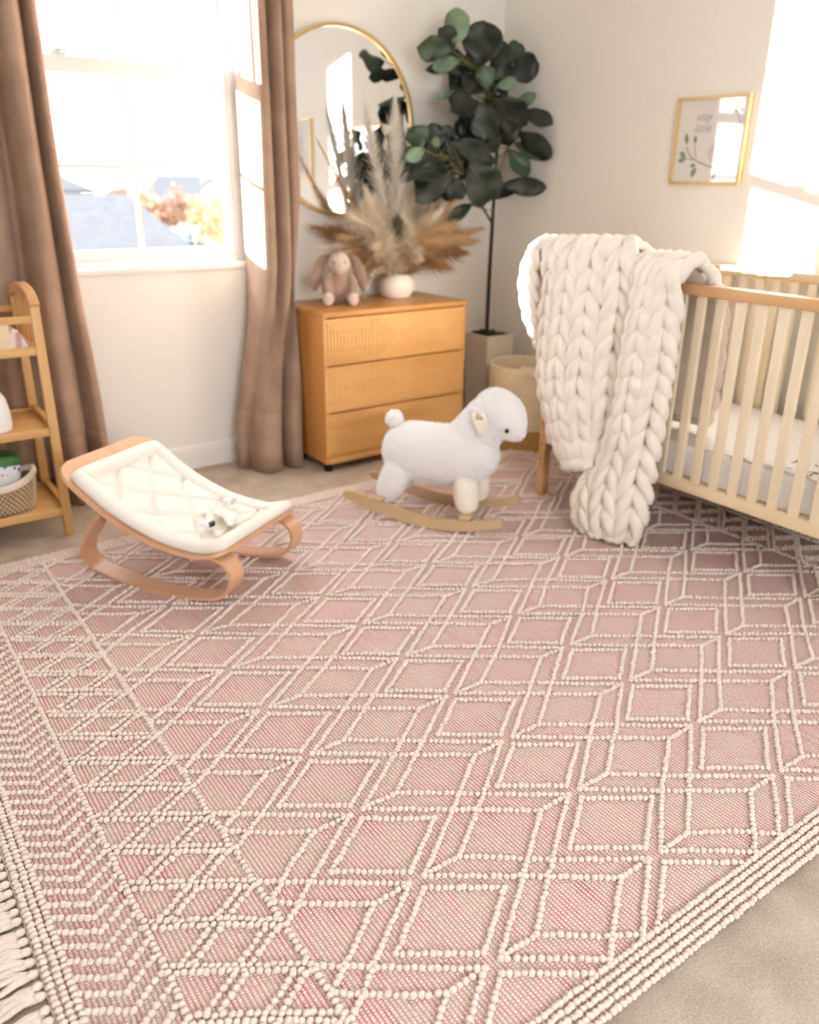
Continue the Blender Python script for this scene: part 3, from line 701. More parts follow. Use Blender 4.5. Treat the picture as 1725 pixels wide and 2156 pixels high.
# ------------------------------------------------------------ rocking sheep
KS = .958
def kz(z): return 1.3*(1-KS)+KS*z
scx, scy = 1.993*KS, 2.615*KS
sh = thing('rocking_sheep', 'white plush sheep rocker on pale wooden rockers, on the pink rug', 'rocking toy', (scx, scy, 0), math.atan2(-.83896, .54419))
def sp(s_, l_, z): return (s_*KS, l_*KS, kz(z))
mb = MB()
def pod(pts):  # pts: (s, lat, z, r, flat)
    P_ = smoothpath([sp(p[0], p[1], p[2]) for p in pts], 24)
    rs = smoothpath([(p[3]*KS, p[4], 0) for p in pts], 24)
    R = []
    for i, p in enumerate(P_):
        d = (P_[min(i+1, 24)]-P_[max(i-1, 0)]).normalized(); sd_ = Vector((0, 1, 0)); u_ = d.cross(sd_).normalized()
        r_ = max(.003, rs[i].x); R.append([p+sd_*math.cos(2*PI*k/20)*r_*rs[i].y+u_*math.sin(2*PI*k/20)*r_ for k in range(20)])
    mb.rings(R)
pod([(-.218, 0, .235, .01, 1), (-.212, 0, .235, .055, 1), (-.185, 0, .235, .092, .95), (-.13, 0, .235, .122, .88), (-.04, 0, .235, .129, .86), (.06, 0, .237, .128, .86), (.14, 0, .25, .131, .84), (.21, 0, .26, .115, .84), (.262, 0, .265, .075, .9), (.283, 0, .268, .02, 1)])
pod([(.13, 0, .27, .11, .8), (.185, 0, .34, .105, .78), (.225, 0, .40, .098, .80), (.247, 0, .447, .090, .86), (.255, 0, .50, .06, .9), (.257, 0, .532, .012, 1)])
pod([(.17, 0, .46, .02, 1), (.185, 0, .455, .055, 1), (.245, 0, .447, .095, .86), (.30, 0, .425, .094, .80), (.345, 0, .385, .068, .80), (.375, 0, .365, .042, .9), (.392, 0, .36, .008, 1)])
for s0, lat in ((-.145, -.075), (-.145, .075)):
    pod([(s0+.02, lat, .19, .02, 1), (s0+.012, lat, .17, .058, .8), (s0-.005, lat, .12, .062, .8), (s0-.028, lat, .075, .056, .85), (s0-.040, lat, .045, .044, .95), (s0-.045, lat, .024, .012, 1)])
bodyo = obj('body', mb, M['plush'], sh, local=True, angle=3.2)
rm = bodyo.modifiers.new('union', 'REMESH'); rm.mode = 'VOXEL'; rm.voxel_size = .0075; rm.use_smooth_shade = True
smd = bodyo.modifiers.new('soften', 'SMOOTH'); smd.iterations = 6; smd.factor = .5
mb_keep = mb
for lat in (-.075, .075):
    mb = MB(); pod([(.172, lat, .175, .02, 1), (.170, lat, .16, .045, .9), (.172, lat, .12, .053, .9), (.178, lat, .075, .052, .9), (.182, lat, .045, .046, .95), (.184, lat, .027, .03, 1), (.185, lat, .020, .008, 1)])
    obj('front_leg', mb, M['plush_leg'], sh, local=True, angle=3.2)
# fleece fuzz over body, neck and head
fz = MB(); rr_ = random.Random(5)
dg = bpy.context.evaluated_depsgraph_get(); ev = bodyo.evaluated_get(dg); tm = ev.to_mesh(); tm.calc_loop_triangles()
polys = [(p.center.copy(), p.normal.copy(), p.area) for p in tm.polygons]; ev.to_mesh_clear()
for c_, n_, a_ in polys:
    for _ in range(2):
        if rr_.random() > .75: continue
        tdir = (n_+Vector((rr_.gauss(0, .5), rr_.gauss(0, .5), rr_.gauss(-.15, .5)))).normalized(); sdv = n_.cross(Vector((rr_.gauss(0, 1), rr_.gauss(0, 1), rr_.gauss(0, 1)))).normalized()*.0022
        p0 = c_+sdv*rr_.uniform(-2, 2)-n_*.001; face = c_.x > .30*KS
        L_ = rr_.uniform(.004, .009)*(.45 if face else 1)
        fz.add([p0-sdv, p0+sdv, p0+tdir*L_], [(0, 1, 2)])
fo = obj('fleece', fz, M['plush'], sh, local=True, smooth=False); fo['kind'] = 'stuff'
mb = MB(); mb.ball(sp(-.178, 0, .362), .037*KS, 14, 9)
for k in range(60):
    d = Vector((rr_.gauss(0, 1), rr_.gauss(0, 1), rr_.gauss(0, 1))).normalized(); c_ = Vector(sp(-.178, 0, .362))+d*.031; mb.ball(c_, rr_.uniform(.007, .011), 6, 4)
obj('tail', mb, M['plush'], sh, local=True, angle=3.2)
for s_ in (-1, 1):
    ear = MB(); P_ = smoothpath([sp(.205, s_*.082, .455), sp(.222, s_*.100, .452), sp(.232, s_*.106, .41), sp(.236, s_*.100, .362)], 10); wd = [.006, .012, .019, .024, .028, .030, .030, .028, .023, .015, .005]
    R = [[p+Vector((wd[i]*KS*math.cos(2*PI*k/12), s_*.006*math.sin(2*PI*k/12), wd[i]*.12*math.cos(2*PI*k/12))) for k in range(12)] for i, p in enumerate(P_)]
    ear.rings(R); e_ = obj('ear', ear, M['plush_leg'], sh, local=True, angle=3.2)
    inn = MB(); R = [[p+Vector((wd[i]*.55*KS*math.cos(2*PI*k/12), s_*(.0055+.003*math.sin(2*PI*k/12)), 0)) for k in range(12)] for i, p in enumerate(P_[1:6])]
    inn.rings(R); obj('ear_lining', inn, M['tan_felt'], e_, local=True, angle=3.2)
    obj('eye', MB().ball(sp(.329, s_*.064, .386), .0085, 12, 8), M['black'], sh, local=True)
    obj('nostril', MB().tube([sp(.377, s_*.022, .352), sp(.384, s_*.016, .350)], .002, 6), M['twig'], sh, local=True)
def rocker(lat):
    top = [(-.352, .058), (-.326, .064), (-.283, .061), (-.178, .036), (-.05, .012), (.101, .004), (.246, .018), (.347, .047)]
    bot = [(-.350, .036), (-.332, .028), (-.257, .003), (-.152, -.022), (-.049, -.040), (.077, -.046), (.2, -.033), (.350, .008)]
    T = smoothpath([(a, 0, b) for a, b in top], 36); B = smoothpath([(a, 0, b) for a, b in bot], 36); hw_ = .010; mb_ = MB()
    R = []
    for a, b in zip(T, B): R.append([sp(a.x, lat-hw_, a.z), sp(a.x, lat+hw_, a.z), sp(b.x, lat+hw_, b.z), sp(b.x, lat-hw_, b.z)])
    mb_.rings(R); return obj('rocker', mb_, M['rockwood'], sh, local=True, angle=.5)
rocker(-.14); rocker(.14)
for s_, z_ in ((-.195, .040), (.190, .016)):
    c0, c1 = sp(s_, -.15, z_), sp(s_, .15, z_)
    obj('cross_bar', MB().box(c0[0]-.022, c0[0]+.022, c0[1], c1[1], c0[2]-.002, c0[2]+.010, .003), M['rockwood'], sh, local=True)

# ------------------------------------------------------------ baby bouncer
KC = .976
def kzc(z): return 1.3*(1-KC)+KC*z
cdir = Vector((.50623, -.8624, 0)); cper = Vector((.8624, .50623, 0))
oc = Vector((.759*KC, 2.507*KC, 0))+cper*(.22*KC)
ch = thing('baby_bouncer', 'bent beech baby bouncer with a quilted cream seat pad, on the rug', 'baby rocker', (oc.x, oc.y, 0), math.atan2(cdir.y, cdir.x))
def cp(s_, l_, z): return Vector((s_*KC, l_*KC, kzc(z)))   # l: -0.22 near side .. +0.22 far side
seatprof = [(-.418, .372), (-.279, .277), (-.154, .211), (.0, .163), (.137, .150), (.200, .157), (.274, .181)]
SP = smoothpath([(a, 0, b) for a, b in seatprof], 40)
def seat_at(t_):
    x = t_*40; k = min(int(x), 39); return SP[k].lerp(SP[k+1], x-k)
def seat_n(t_):
    d = seat_at(min(1, t_+.02))-seat_at(max(0, t_-.02)); return Vector((-d.z, 0, d.x)).normalized()
def halfw(t_):
    rc = .07; d = min(t_, 1-t_)*.80
    w = .235
    if d < rc: w -= rc-math.sqrt(max(0, rc*rc-(rc-d)**2))
    return w
mb = MB(); R = []
for i in range(0, 49):
    t_ = i/48; t_ = .5*t_+.5*(.5-.5*math.cos(PI*t_)); p = seat_at(t_); n_ = seat_n(t_); w = halfw(t_)
    R.append([Vector(cp(p.x+n_.x*h, l_, p.z+n_.z*h)) for l_, h in ((-w, 0), (-w+.004, .011), (w-.004, .011), (w, 0), (w-.004, -.003), (-w+.004, -.003))])
mb.rings(R); obj('seat_shell', mb, M['beech'], ch, local=True, angle=.6)
loopp = [(-.235, .232), (-.262, .205), (-.318, .128), (-.345, .078), (-.340, .045), (-.312, .017), (-.255, .002), (-.168, -.012), (-.08, -.017), (.018, -.018), (.12, -.009), (.205, .006), (.252, .026), (.280, .058), (.291, .094), (.282, .126), (.258, .147), (.228, .156), (.205, .158)]
for l_ in (-.186, .186):
    P_ = [Vector(cp(p.x, l_, p.z)) for p in smoothpath([(a, 0, b) for a, b in loopp], 70)]
    mb = MB(); mb.sweep(P_, [(-.034, -.0055), (.034, -.0055), (.034, .0055), (-.034, .0055)], (0, 1, 0))
    obj('bent_leg', mb, M['beech'], ch, local=True, angle=.6)
# cushion: quilted pad and rolled bolster
padT0, padT1, PW = .085, .935, .190
def pad(a, b):
    t_ = padT0+(padT1-padT0)*a; l_ = -PW+2*PW*b; p = seat_at(t_); n_ = seat_n(t_)
    e = min(a*.8, (1-a)*.8, b*.42, (1-b)*.42)
    s1 = abs(((a*4.2+b*2.2) % 1)-.5)*2; s2 = abs(((a*4.2-b*2.2) % 1)-.5)*2
    q = min(1, min(1-s1, 1-s2)*4.5)**.6 if min(1-s1, 1-s2) > 0 else 0
    h = .012+.020*q*min(1, e/.03)+.002*noise.noise(Vector((a*14, b*10, 0)))
    return cp(p.x+n_.x*h, l_, p.z+n_.z*h)
mb = MB(); mb.grid(pad, 130, 70); cu_ = obj('quilted_pad', mb, M['cushion'], ch, local=True, angle=3.2)
ring = []
per = []
for i in range(41): per.append((padT0+(padT1-padT0)*i/40, -PW))
for i in range(1, 21): per.append((padT1, -PW+2*PW*i/20))
for i in range(1, 41): per.append((padT1-(padT1-padT0)*i/40, PW))
for i in range(1, 20): per.append((padT0, PW-2*PW*i/20))
mb = MB(); cen = []
for t_, l_ in per:
    p = seat_at(t_); n_ = seat_n(t_); cen.append(cp(p.x+n_.x*.026, l_, p.z+n_.z*.026))
R = []; N_ = len(cen)
for i in range(N_+1):
    i0 = i % N_; d = (cen[(i0+1) % N_]-cen[i0-1]).normalized(); n_ = seat_n(per[i0][0]); sdv = d.cross(n_).normalized()
    rr0 = .030*(1+.06*noise.noise(Vector((i0*.35, 0, 7))))
    R.append([cen[i0]+sdv*math.cos(2*PI*k/14)*rr0*1.05+n_*math.sin(2*PI*k/14)*rr0*.72 for k in range(14)])
mb.rings(R, True, False); obj('bolster', mb, M['cushion'], cu_, local=True, angle=3.2)
# harness
def onpad(a, b, h=.034):
    h += .010
    t_ = padT0+(padT1-padT0)*a; p = seat_at(t_); n_ = seat_n(t_); return cp(p.x+n_.x*h, -PW+2*PW*b, p.z+n_.z*h)
mb = MB(); cl = smoothpath([onpad(.86, .40, .040), onpad(.78, .45, .050), onpad(.68, .50, .052), onpad(.60, .54, .048), onpad(.56, .57, .044)], 16); ws = [.006, .018, .028, .034, .037, .038, .036, .033, .030, .028, .027, .027, .028, .029, .028, .022, .010]
mb.rings([[p+Vector((0, w*math.cos(2*PI*k/12), .010*math.sin(2*PI*k/12))) for k in range(12)] for p, w in zip(cl, ws)])
obj('crotch_pad', mb, M['cushion'], ch, local=True, angle=3.2)
for pts, bk, lab in (([(.56, .50), (.59, .40), (.64, .28), (.68, .22)], (.64, .26), 'black'), ([(.56, .62), (.54, .70), (.55, .78), (.58, .86)], (.56, .78), 'white')):
    P_ = smoothpath([onpad(a, b, .044) for a, b in pts], 12); mb = MB()
    mb.tube(P_, .014, 8, flat=.28); st = obj('strap', mb, M['strap'], ch, local=True, angle=3.2)
    p = onpad(*bk, .052); mb = MB().box(p.x-.019, p.x+.019, p.y-.016, p.y+.016, p.z-.007, p.z+.008, .004)
    bo = obj('buckle', mb, M['whiteplastic'], st, local=True)
    obj('buckle_slot', MB().box(p.x+.012, p.x+.024, p.y-.013, p.y+.013, p.z-.006, p.z+.010, .002), M['black' if lab == 'black' else 'latch'], st, local=True)

# ------------------------------------------------------------ changing table and its things
TX, TYf, TYb, TXl = .644, 3.150, 3.625, -.25
ct = thing('changing_table', 'golden pine changing table at the left edge by the curtain', 'changing table', ((TX+TXl)/2, (TYf+TYb)/2, 0))
TYb = 3.50
PT = .033
for x in (TX-PT, TXl):
    for y in (TYf, TYb-PT): obj('post', MB().box(x, x+PT, y, y+PT, 0, .885, .003), M['ctable_v'], ct)
    # arched end rail
    mb = MB(); arc = smoothpath([(x+PT/2, TYf+.002, .872), (x+PT/2, TYf+.03, .898), (x+PT/2, TYf+.085, .917), (x+PT/2, (TYf+TYb)/2, .926), (x+PT/2, TYb-.085, .917), (x+PT/2, TYb-.03, .898), (x+PT/2, TYb-.002, .872)], 24)
    mb.sweep(arc, [(-.017, -.020), (.017, -.020), (.017, .016), (-.017, .016)], (1, 0, 0)); obj('arched_rail', mb, M['crib_rail'], ct, angle=.6)
    for k in range(5):
        yy = TYf+PT+.022+k*(TYb-TYf-2*PT-.044)/4
        obj('end_slat', MB().box(x+.010, x+.022, yy-.014, yy+.014, .735, .905, .002), M['ctable_v'], ct)
for y in (TYf+.006, TYb-.024): obj('guard_rail', MB().box(TXl+PT, TX-PT, y, y+.016, .818, .843, .003), M['ctable'], ct)
for z in (.720, .420, .103):
    obj('shelf_edge', MB().box(TXl+PT, TX-PT, TYf+.004, TYf+.022, z-.016, z+.014, .002), M['ctable'], ct)
    obj('shelf_edge', MB().box(TXl+PT, TX-PT, TYb-.022, TYb-.004, z-.016, z+.02, .002), M['ctable'], ct)
    obj('shelf_board', MB().box(TXl+.01, TX-.012, TYf+.022, TYb-.022, z, z+.010), M['ctable'], ct, smooth=False)
    if z < .7: obj('side_stretcher', MB().box(TX-PT+.006, TX-.006, TYf+PT, TYb-PT, z+.012, z+.034, .002), M['ctable_y'], ct)
obj('guard_block', MB().box(.475, .533, TYf+.008, TYf+.020, .722, .820, .002), M['crib'], ct)
# pad with striped cover
def padf(x0, x1, y0, y1, z0, z1):
    def f(a, b):
        x = x0+(x1-x0)*a; y = y0+(y1-y0)*b; e = min(a*(x1-x0), (1-a)*(x1-x0), b*(y1-y0), (1-b)*(y1-y0))
        z = z0+(z1-z0)*(1-max(0, 1-e/.05)**2.2)+.012*noise.noise(Vector((x*9, y*12, 0)))*min(1, e/.03)
        return (x, y, z)
    return f
pd = thing('changing_pad', 'pink and white striped changing pad on the top tray of the changing table', 'pad', (.2, 3.28, .73))
obj('padded_cover', MB().grid(padf(TXl+.04, TX-.045, TYf+.028, TYb-.028, .7302, .795), 60, 24), M['striped'], pd, angle=3.2)
# white humidifier
hu = thing('humidifier', 'rounded white humidifier on the middle shelf of the changing table', 'humidifier', (.440, 3.235, .43))
obj('body', MB().lathe([(.045, .430), (.060, .434), (.064, .452), (.063, .50), (.056, .545), (.040, .575), (.018, .586), (.003, .587)], 32, (.440, 3.235)), M['whiteplastic'], hu)
obj('nozzle', MB().lathe([(.012, .584), (.012, .596), (.004, .597)], 16, (.440, 3.235)), M['latch'], hu)
# basket on the bottom shelf
BX, BY, BZ = .415, 3.262, .113
bk = thing('wicker_basket', 'small cream rimmed wicker basket on the bottom shelf of the changing table', 'basket', (BX, BY, BZ))
def oval(r, z, n=40, lift=0.0):
    return [(BX+r*1.28*math.cos(2*PI*k/n), BY+r*.88*math.sin(2*PI*k/n), z+lift*(math.cos(2*PI*k/n)**2)) for k in range(n)]
mb = MB(); mb.rings([oval(.078, BZ+.001), oval(.094, BZ+.012), oval(.102, BZ+.06), oval(.108, BZ+.11, lift=.03), oval(.103, BZ+.11, lift=.03), oval(.096, BZ+.06), oval(.085, BZ+.014)]); obj('woven_wall', mb, M['wicker_d'], bk)
mb = MB()
for z in range(9):
    for k in range(44):
        a = 2*PI*(k+.5*(z % 2))/44; rr0 = .0975+.0012*z; zz = BZ+.010+.011*z+(.03*math.cos(a)**2)*(z/9)
        c_ = Vector((BX+rr0*1.28*math.cos(a), BY+rr0*.88*math.sin(a), zz)); mb.ball(c_, (.0048, .0048, .0068), 6, 4)
so_ = obj('wicker_strands', mb, M['wicker'], bk, angle=3.2); so_['kind'] = 'stuff'
mb = MB(); mb.rings([oval(.110, BZ+.098, lift=.03), oval(.116, BZ+.112, lift=.03), oval(.114, BZ+.124, lift=.032), oval(.104, BZ+.124, lift=.032), oval(.099, BZ+.105, lift=.03)], True, False); obj('fabric_rim', mb, M['liner'], bk)
npk = thing('wipes_pack', 'speckled white wipes tub with a green lid in the wicker basket', 'tub', (.425, 3.262, .13))
tl = Euler((.05, .10, .1))
def tp(x, y, z):
    p = Vector((x, y, z)); p.rotate(tl); return p+Vector((.425, 3.262, .135))
def rr_ring(hx, hy, z, n=32):
    out_ = []
    for k in range(n):
        c0, s0 = math.cos(2*PI*k/n), math.sin(2*PI*k/n); e = .55
        out_.append(tp(math.copysign(abs(c0)**e, c0)*hx, math.copysign(abs(s0)**e, s0)*hy, z))
    return out_
mb = MB(); mb.rings([rr_ring(.062, .048, 0), rr_ring(.066, .051, .01), rr_ring(.064, .050, .17)]); obj('tub_wall', mb, M['pack'], npk)
mb = MB(); mb.rings([rr_ring(.066, .052, .168), rr_ring(.067, .053, .195), rr_ring(.060, .047, .203), rr_ring(.04, .03, .204)]); obj('lid', mb, M['greenlid'], npk)

# ------------------------------------------------------------ vase and dried plumes
VX, VY, VZ = 2.395, 3.475, .752
vs_ = thing('ceramic_vase', 'matte white rounded vase holding dried grasses on the dresser', 'vase', (VX, VY, VZ))
obj('vessel', MB().lathe([(.055, VZ), (.068, VZ+.004), (.083, VZ+.03), (.087, VZ+.06), (.080, VZ+.088), (.062, VZ+.104), (.058, VZ+.112), (.052, VZ+.112), (.055, VZ+.10), (.070, VZ+.085), (.076, VZ+.05), (.05, VZ+.012), (.002, VZ+.01)], 40, (VX, VY)), M['vase'], vs_)
PL = [('tallL', [2.22, 3.46, 1.569], .075, 3), ('tallR', [2.338, 3.41, 1.581], .105, 3), ('thinL', [1.998, 3.51, 1.442], .036, 1), ('fanL', [2.116, 3.36, 1.124], .138, 0), ('fanL2', [2.207, 3.41, 1.19], .117, 0), ('brownL', [2.007, 3.51, 1.085], .085, 2), ('creamL', [1.942, 3.41, 1.018], .036, 0), ('tanL', [2.059, 3.41, .993], .06, 1), ('r1', [2.722, 3.46, 1.317], .036, 1), ('r2', [2.7, 3.41, 1.215], .062, 1), ('r3', [2.77, 3.46, 1.149], .066, 1), ('r4', [2.9, 3.46, 1.067], .06, 1), ('r5', [2.79, 3.41, 1.018], .082, 1), ('r6', [2.756, 3.46, .964], .095, 2), ('r7', [2.583, 3.41, .929], .105, 2), ('r8', [2.618, 3.41, 1.083], .11, 1), ('c1', [2.434, 3.46, 1.215], .068, 0), ('c2', [2.287, 3.31, 1.132], .05, 4), ('c3', [2.32, 3.51, 1.2], .04, 1), ('c4', [2.507, 3.51, 1.238], .06, 0), ('d1', [2.165, 3.40, .80], .03, 0), ('d2', [2.15, 3.44, .90], .05, 1), ('c5', [2.55, 3.40, 1.13], .09, 0), ('c6', [2.20, 3.33, 1.02], .10, 0), ('e1', [2.36, 3.36, 1.07], .10, 0), ('e2', [2.48, 3.36, 1.03], .11, 1), ('e3', [2.27, 3.40, 1.10], .10, 0), ('e4', [2.56, 3.44, 1.16], .09, 1), ('e5', [2.10, 3.44, 1.05], .09, 1), ('e6', [2.66, 3.40, 1.03], .10, 1), ('e7', [2.40, 3.34, .98], .08, 0)]
PLAB = {'tanL': 'tan dried plume pointing left, partly behind the ears of the toy rabbit', 'r2': 'tan plume angled up right, second below the narrow topmost tan plume', 'r3': 'tan plume on the right aimed at the lone low fig leaf',
        'r5': 'broad tan plume pointing right, just under the longest one', 'r6': 'brown plume pointing right, upper of the two low brown ones', 'r7': 'brown plume pointing right, lowest one beside the vase',
        'r8': 'broad tan plume right of centre, between the grey green frond and the fig leaves', 'd2': 'tan plume arching low from the vase toward the right ear of the toy rabbit', 'fanL2': 'cream fan plume leaning left, just under the tall ivory pair',
        'c1': 'cream plume standing upright below the right tall ivory plume', 'c4': 'slim cream plume right of the tall ivory plumes, close to the mirror rim', 'c3': 'slim tan plume standing behind the cream fan, left of centre',
        'tallL': 'tall ivory pampas plume in the vase, left one of the tall pair before the mirror', 'tallR': 'tall ivory pampas plume in the vase, right one of the tall pair before the mirror', 'thinL': 'thin tan grass stem leaning left across the lower mirror',
        'brownL': 'dark brown dried plume pointing left above the toy rabbit', 'creamL': 'narrow cream dried plume pointing left just above the toy rabbit', 'c2': 'grey green pleated dried frond at the centre of the bouquet',
        'r1': 'narrow tan plume rising highest on the right of the bouquet, against the fig leaves', 'r4': 'long tan plume reaching furthest right from the vase', 'd1': 'pale strand of dried grass drooping from the vase to the dresser top',
        'fanL': 'broad cream fan plume leaning left of the vase centre'}
GRP = {0: ('cream dried plume fanned out of the white vase', 'cream plumes in the vase'), 1: ('tan dried plume fanned out of the white vase', 'tan plumes in the vase'), 2: ('brown dried plume low on the right side of the vase', 'brown plumes low in the vase')}
for idx, (nm, T, w, c_) in enumerate(PL):
    w *= 1.45 if nm in ('tallL', 'tallR') else 1.3
    r = random.Random(idx+40); T = Vector(T); a0 = r.uniform(0, 6.28)
    B0 = Vector((VX+.028*math.cos(a0), VY+.028*math.sin(a0), VZ+.02)); Mo = Vector((VX+(T.x-VX)*.10, VY+(T.y-VY)*.10, VZ+.125))
    up_ = .05 if T.z < 1.15 else .0
    if nm in ('d1',): path = [B0, Mo, Vector((2.29, 3.43, .905)), Vector((2.215, 3.41, .885)), T]
    else:
        mid = Mo.lerp(T, .5)+Vector((0, 0, up_)); path = [B0, Mo, mid, T]
    P_ = smoothpath(path, 30)
    lab = PLAB.get(nm); g = None
    if not lab: lab, g = GRP[c_]
    o = thing('dried_plume', lab, 'plume', P_[0], 0, g)
    obj('stem', MB().tube(P_[:26], [.0028-.00006*i for i in range(26)], 5), M['plume1'], o, angle=3.2)
    mb = MB(); start = (.34 if nm.startswith('tall') else .16) if nm not in ('c2',) else .35
    nbl = int(480+w*7600)
    view = Vector((-.56, -.81, 0))
    for k in range(nbl):
        t_ = start+(1-start)*r.random()**.85; x = t_*30; i0 = min(int(x), 29); p = P_[i0].lerp(P_[i0+1], x-i0); d = (P_[min(30, i0+2)]-P_[max(0, i0-1)]).normalized()
        f = (t_-start)/(1-start); env = (.3+.7*math.sin(PI*f**.8))*(1 if f < .85 else max(.15, (1-f)/.15))
        rad_ = Vector((r.gauss(0, 1), r.gauss(0, 1), r.gauss(0, 1))); rad_ = (rad_-d*rad_.dot(d)).normalized()
        out_ = rad_*w*.75*env*r.uniform(.15, 1.15)**1.3+d*w*r.uniform(.15, 1.0)+Vector((0, 0, -.22*w*r.random()))
        sdv = d.cross(rad_).normalized()*r.uniform(.0009, .002)*(1.3 if w > .06 else 1)
        m_ = p+out_*.5+rad_*w*.06
        mb.add([p-sdv, p+sdv, m_+sdv*.9, m_-sdv*.9, p+out_], [(0, 1, 2, 3), (3, 2, 4)])
    pf = obj('plume', mb, M['plume%d' % c_], o, smooth=False)
bud = thing('dried_bud', 'small round ivory dried bud on the right of the bouquet', 'flower', (2.475, 3.39, .985))
obj('bud_head', MB().ball((2.475, 3.39, .985), (.014, .014, .018), 12, 8), M['plume3'], bud); obj('stem', MB().tube([(2.475, 3.39, .97), (2.43, 3.44, .90), (2.40, 3.47, .78)], .0018, 5), M['plume1'], bud)

# ------------------------------------------------------------ toy rabbit
bu = thing('plush_rabbit', 'long eared taupe plush rabbit sitting on the dresser', 'soft toy', (2.035, 3.43, .752), math.atan2(-3.0, -1.55))
mb = MB()
mb.ball((0, 0, .068), (.052, .060, .072), 20, 14); mb.ball((.006, 0, .105), (.042, .046, .05), 18, 12)
for s_ in (-1, 1):
    P_ = smoothpath([(.01, s_*.045, .128), (.035, s_*.064, .095), (.055, s_*.058, .06), (.064, s_*.050, .035)], 10); mb.tube(P_, [.018, .021, .023, .024, .024, .024, .024, .024, .023, .020, .010], 10)
    P_ = smoothpath([(-.005, s_*.04, .030), (.05, s_*.052, .030), (.095, s_*.058, .030)], 8); mb.tube(P_, [.022, .026, .028, .028, .027, .026, .026, .024, .012], 10)
bo = obj('body', mb, M['bunny'], bu, local=True, angle=3.2)
r_ = bo.modifiers.new('union', 'REMESH'); r_.mode = 'VOXEL'; r_.voxel_size = .006; r_.use_smooth_shade = True; s_ = bo.modifiers.new('soften', 'SMOOTH'); s_.iterations = 3
for s_ in (-1, 1): obj('foot_pad', MB().ball((.108, s_*.058, .034), (.011, .026, .030), 14, 10), M['bunny_l'], bu, local=True)
mb = MB(); mb.ball((.018, 0, .186), (.050, .053, .050), 20, 14); mb.ball((.045, 0, .172), (.034, .036, .030), 16, 10)
hd = obj('head', mb, M['bunny_l'], bu, local=True, angle=3.2)
obj('nose', MB().ball((.079, 0, .178), (.004, .007, .005), 10, 6), M['pink'], hd, local=True)
for s_ in (-1, 1):
    obj('eye', MB().ball((.062, s_*.026, .193), .0042, 8, 6), M['black'], hd, local=True)
    P_ = smoothpath([(.005, s_*.030, .226), (.0, s_*.062, .216), (.004, s_*.088, .168), (.010, s_*.106, .108), (.016, s_*.118, .058)], 16); wd = [.010, .014, .018, .021, .023, .025, .027, .028, .029, .030, .030, .030, .029, .027, .023, .016, .005]
    ear = MB(); R = [[p+Vector((.45, .89*s_, 0))*wd[i]*math.cos(2*PI*k/12)+Vector((.89, -.45*s_, 0))*.007*math.sin(2*PI*k/12) for k in range(12)] for i, p in enumerate(P_)]
    ear.rings(R); obj('ear', ear, M['bunny'], bu, local=True, angle=3.2)

# ------------------------------------------------------------ fiddle leaf fig in a square planter
QX0, QX1, QY0, QY1, QZ = 2.868, 3.060, 3.312, 3.505, .533
pt = thing('square_planter', 'tall tapered white square planter in the corner', 'planter', (2.964, 3.408, 0))
mb = MB(); c4 = lambda k, z: [(2.964+(.0965*k)*sx_, 3.408+(.0965*k)*sy_, z) for sx_, sy_ in ((-1, -1), (1, -1), (1, 1), (-1, 1))]
mb.rings([c4(.82, 0), c4(1.0, QZ), c4(.93, QZ), c4(.92, QZ-.03)]); obj('pot', mb, M['planter'], pt, smooth=False)
mb = MB(); mb.grid(lambda a, b: (2.964+(a-.5)*.178, 3.408+(b-.5)*.178, QZ-.012+.02*noise.noise(Vector((a*9, b*9, 0)))+.015*(1-abs(a-.5)*2)), 16, 16); ms_ = obj('moss', mb, M['moss'], pt, angle=3.2)
fig = thing('fiddle_leaf_fig', 'tall dark leaved fiddle leaf fig tree in the white corner planter', 'tree', (2.936, 3.40, QZ))
obj('trunk', MB().tube(smoothpath([(2.937, 3.40, QZ-.05), (2.938, 3.40, .79), (2.943, 3.40, 1.09), (2.947, 3.40, 1.25), (2.95, 3.40, 1.42), (2.93, 3.38, 1.60), (2.87, 3.38, 1.78)], 30), [.0125-.0002*i for i in range(31)], 8), M['trunk'], fig, angle=3.2)
obj('branch', MB().tube(smoothpath([(2.944, 3.40, 1.09), (2.895, 3.39, 1.14), (2.83, 3.385, 1.21), (2.73, 3.375, 1.33), (2.62, 3.37, 1.41)], 14), .006, 7), M['trunk'], fig, angle=3.2)
obj('branch', MB().tube(smoothpath([(2.948, 3.40, 1.25), (3.0, 3.41, 1.38), (3.06, 3.42, 1.50)], 10), .005, 7), M['twig_green'], fig, angle=3.2)
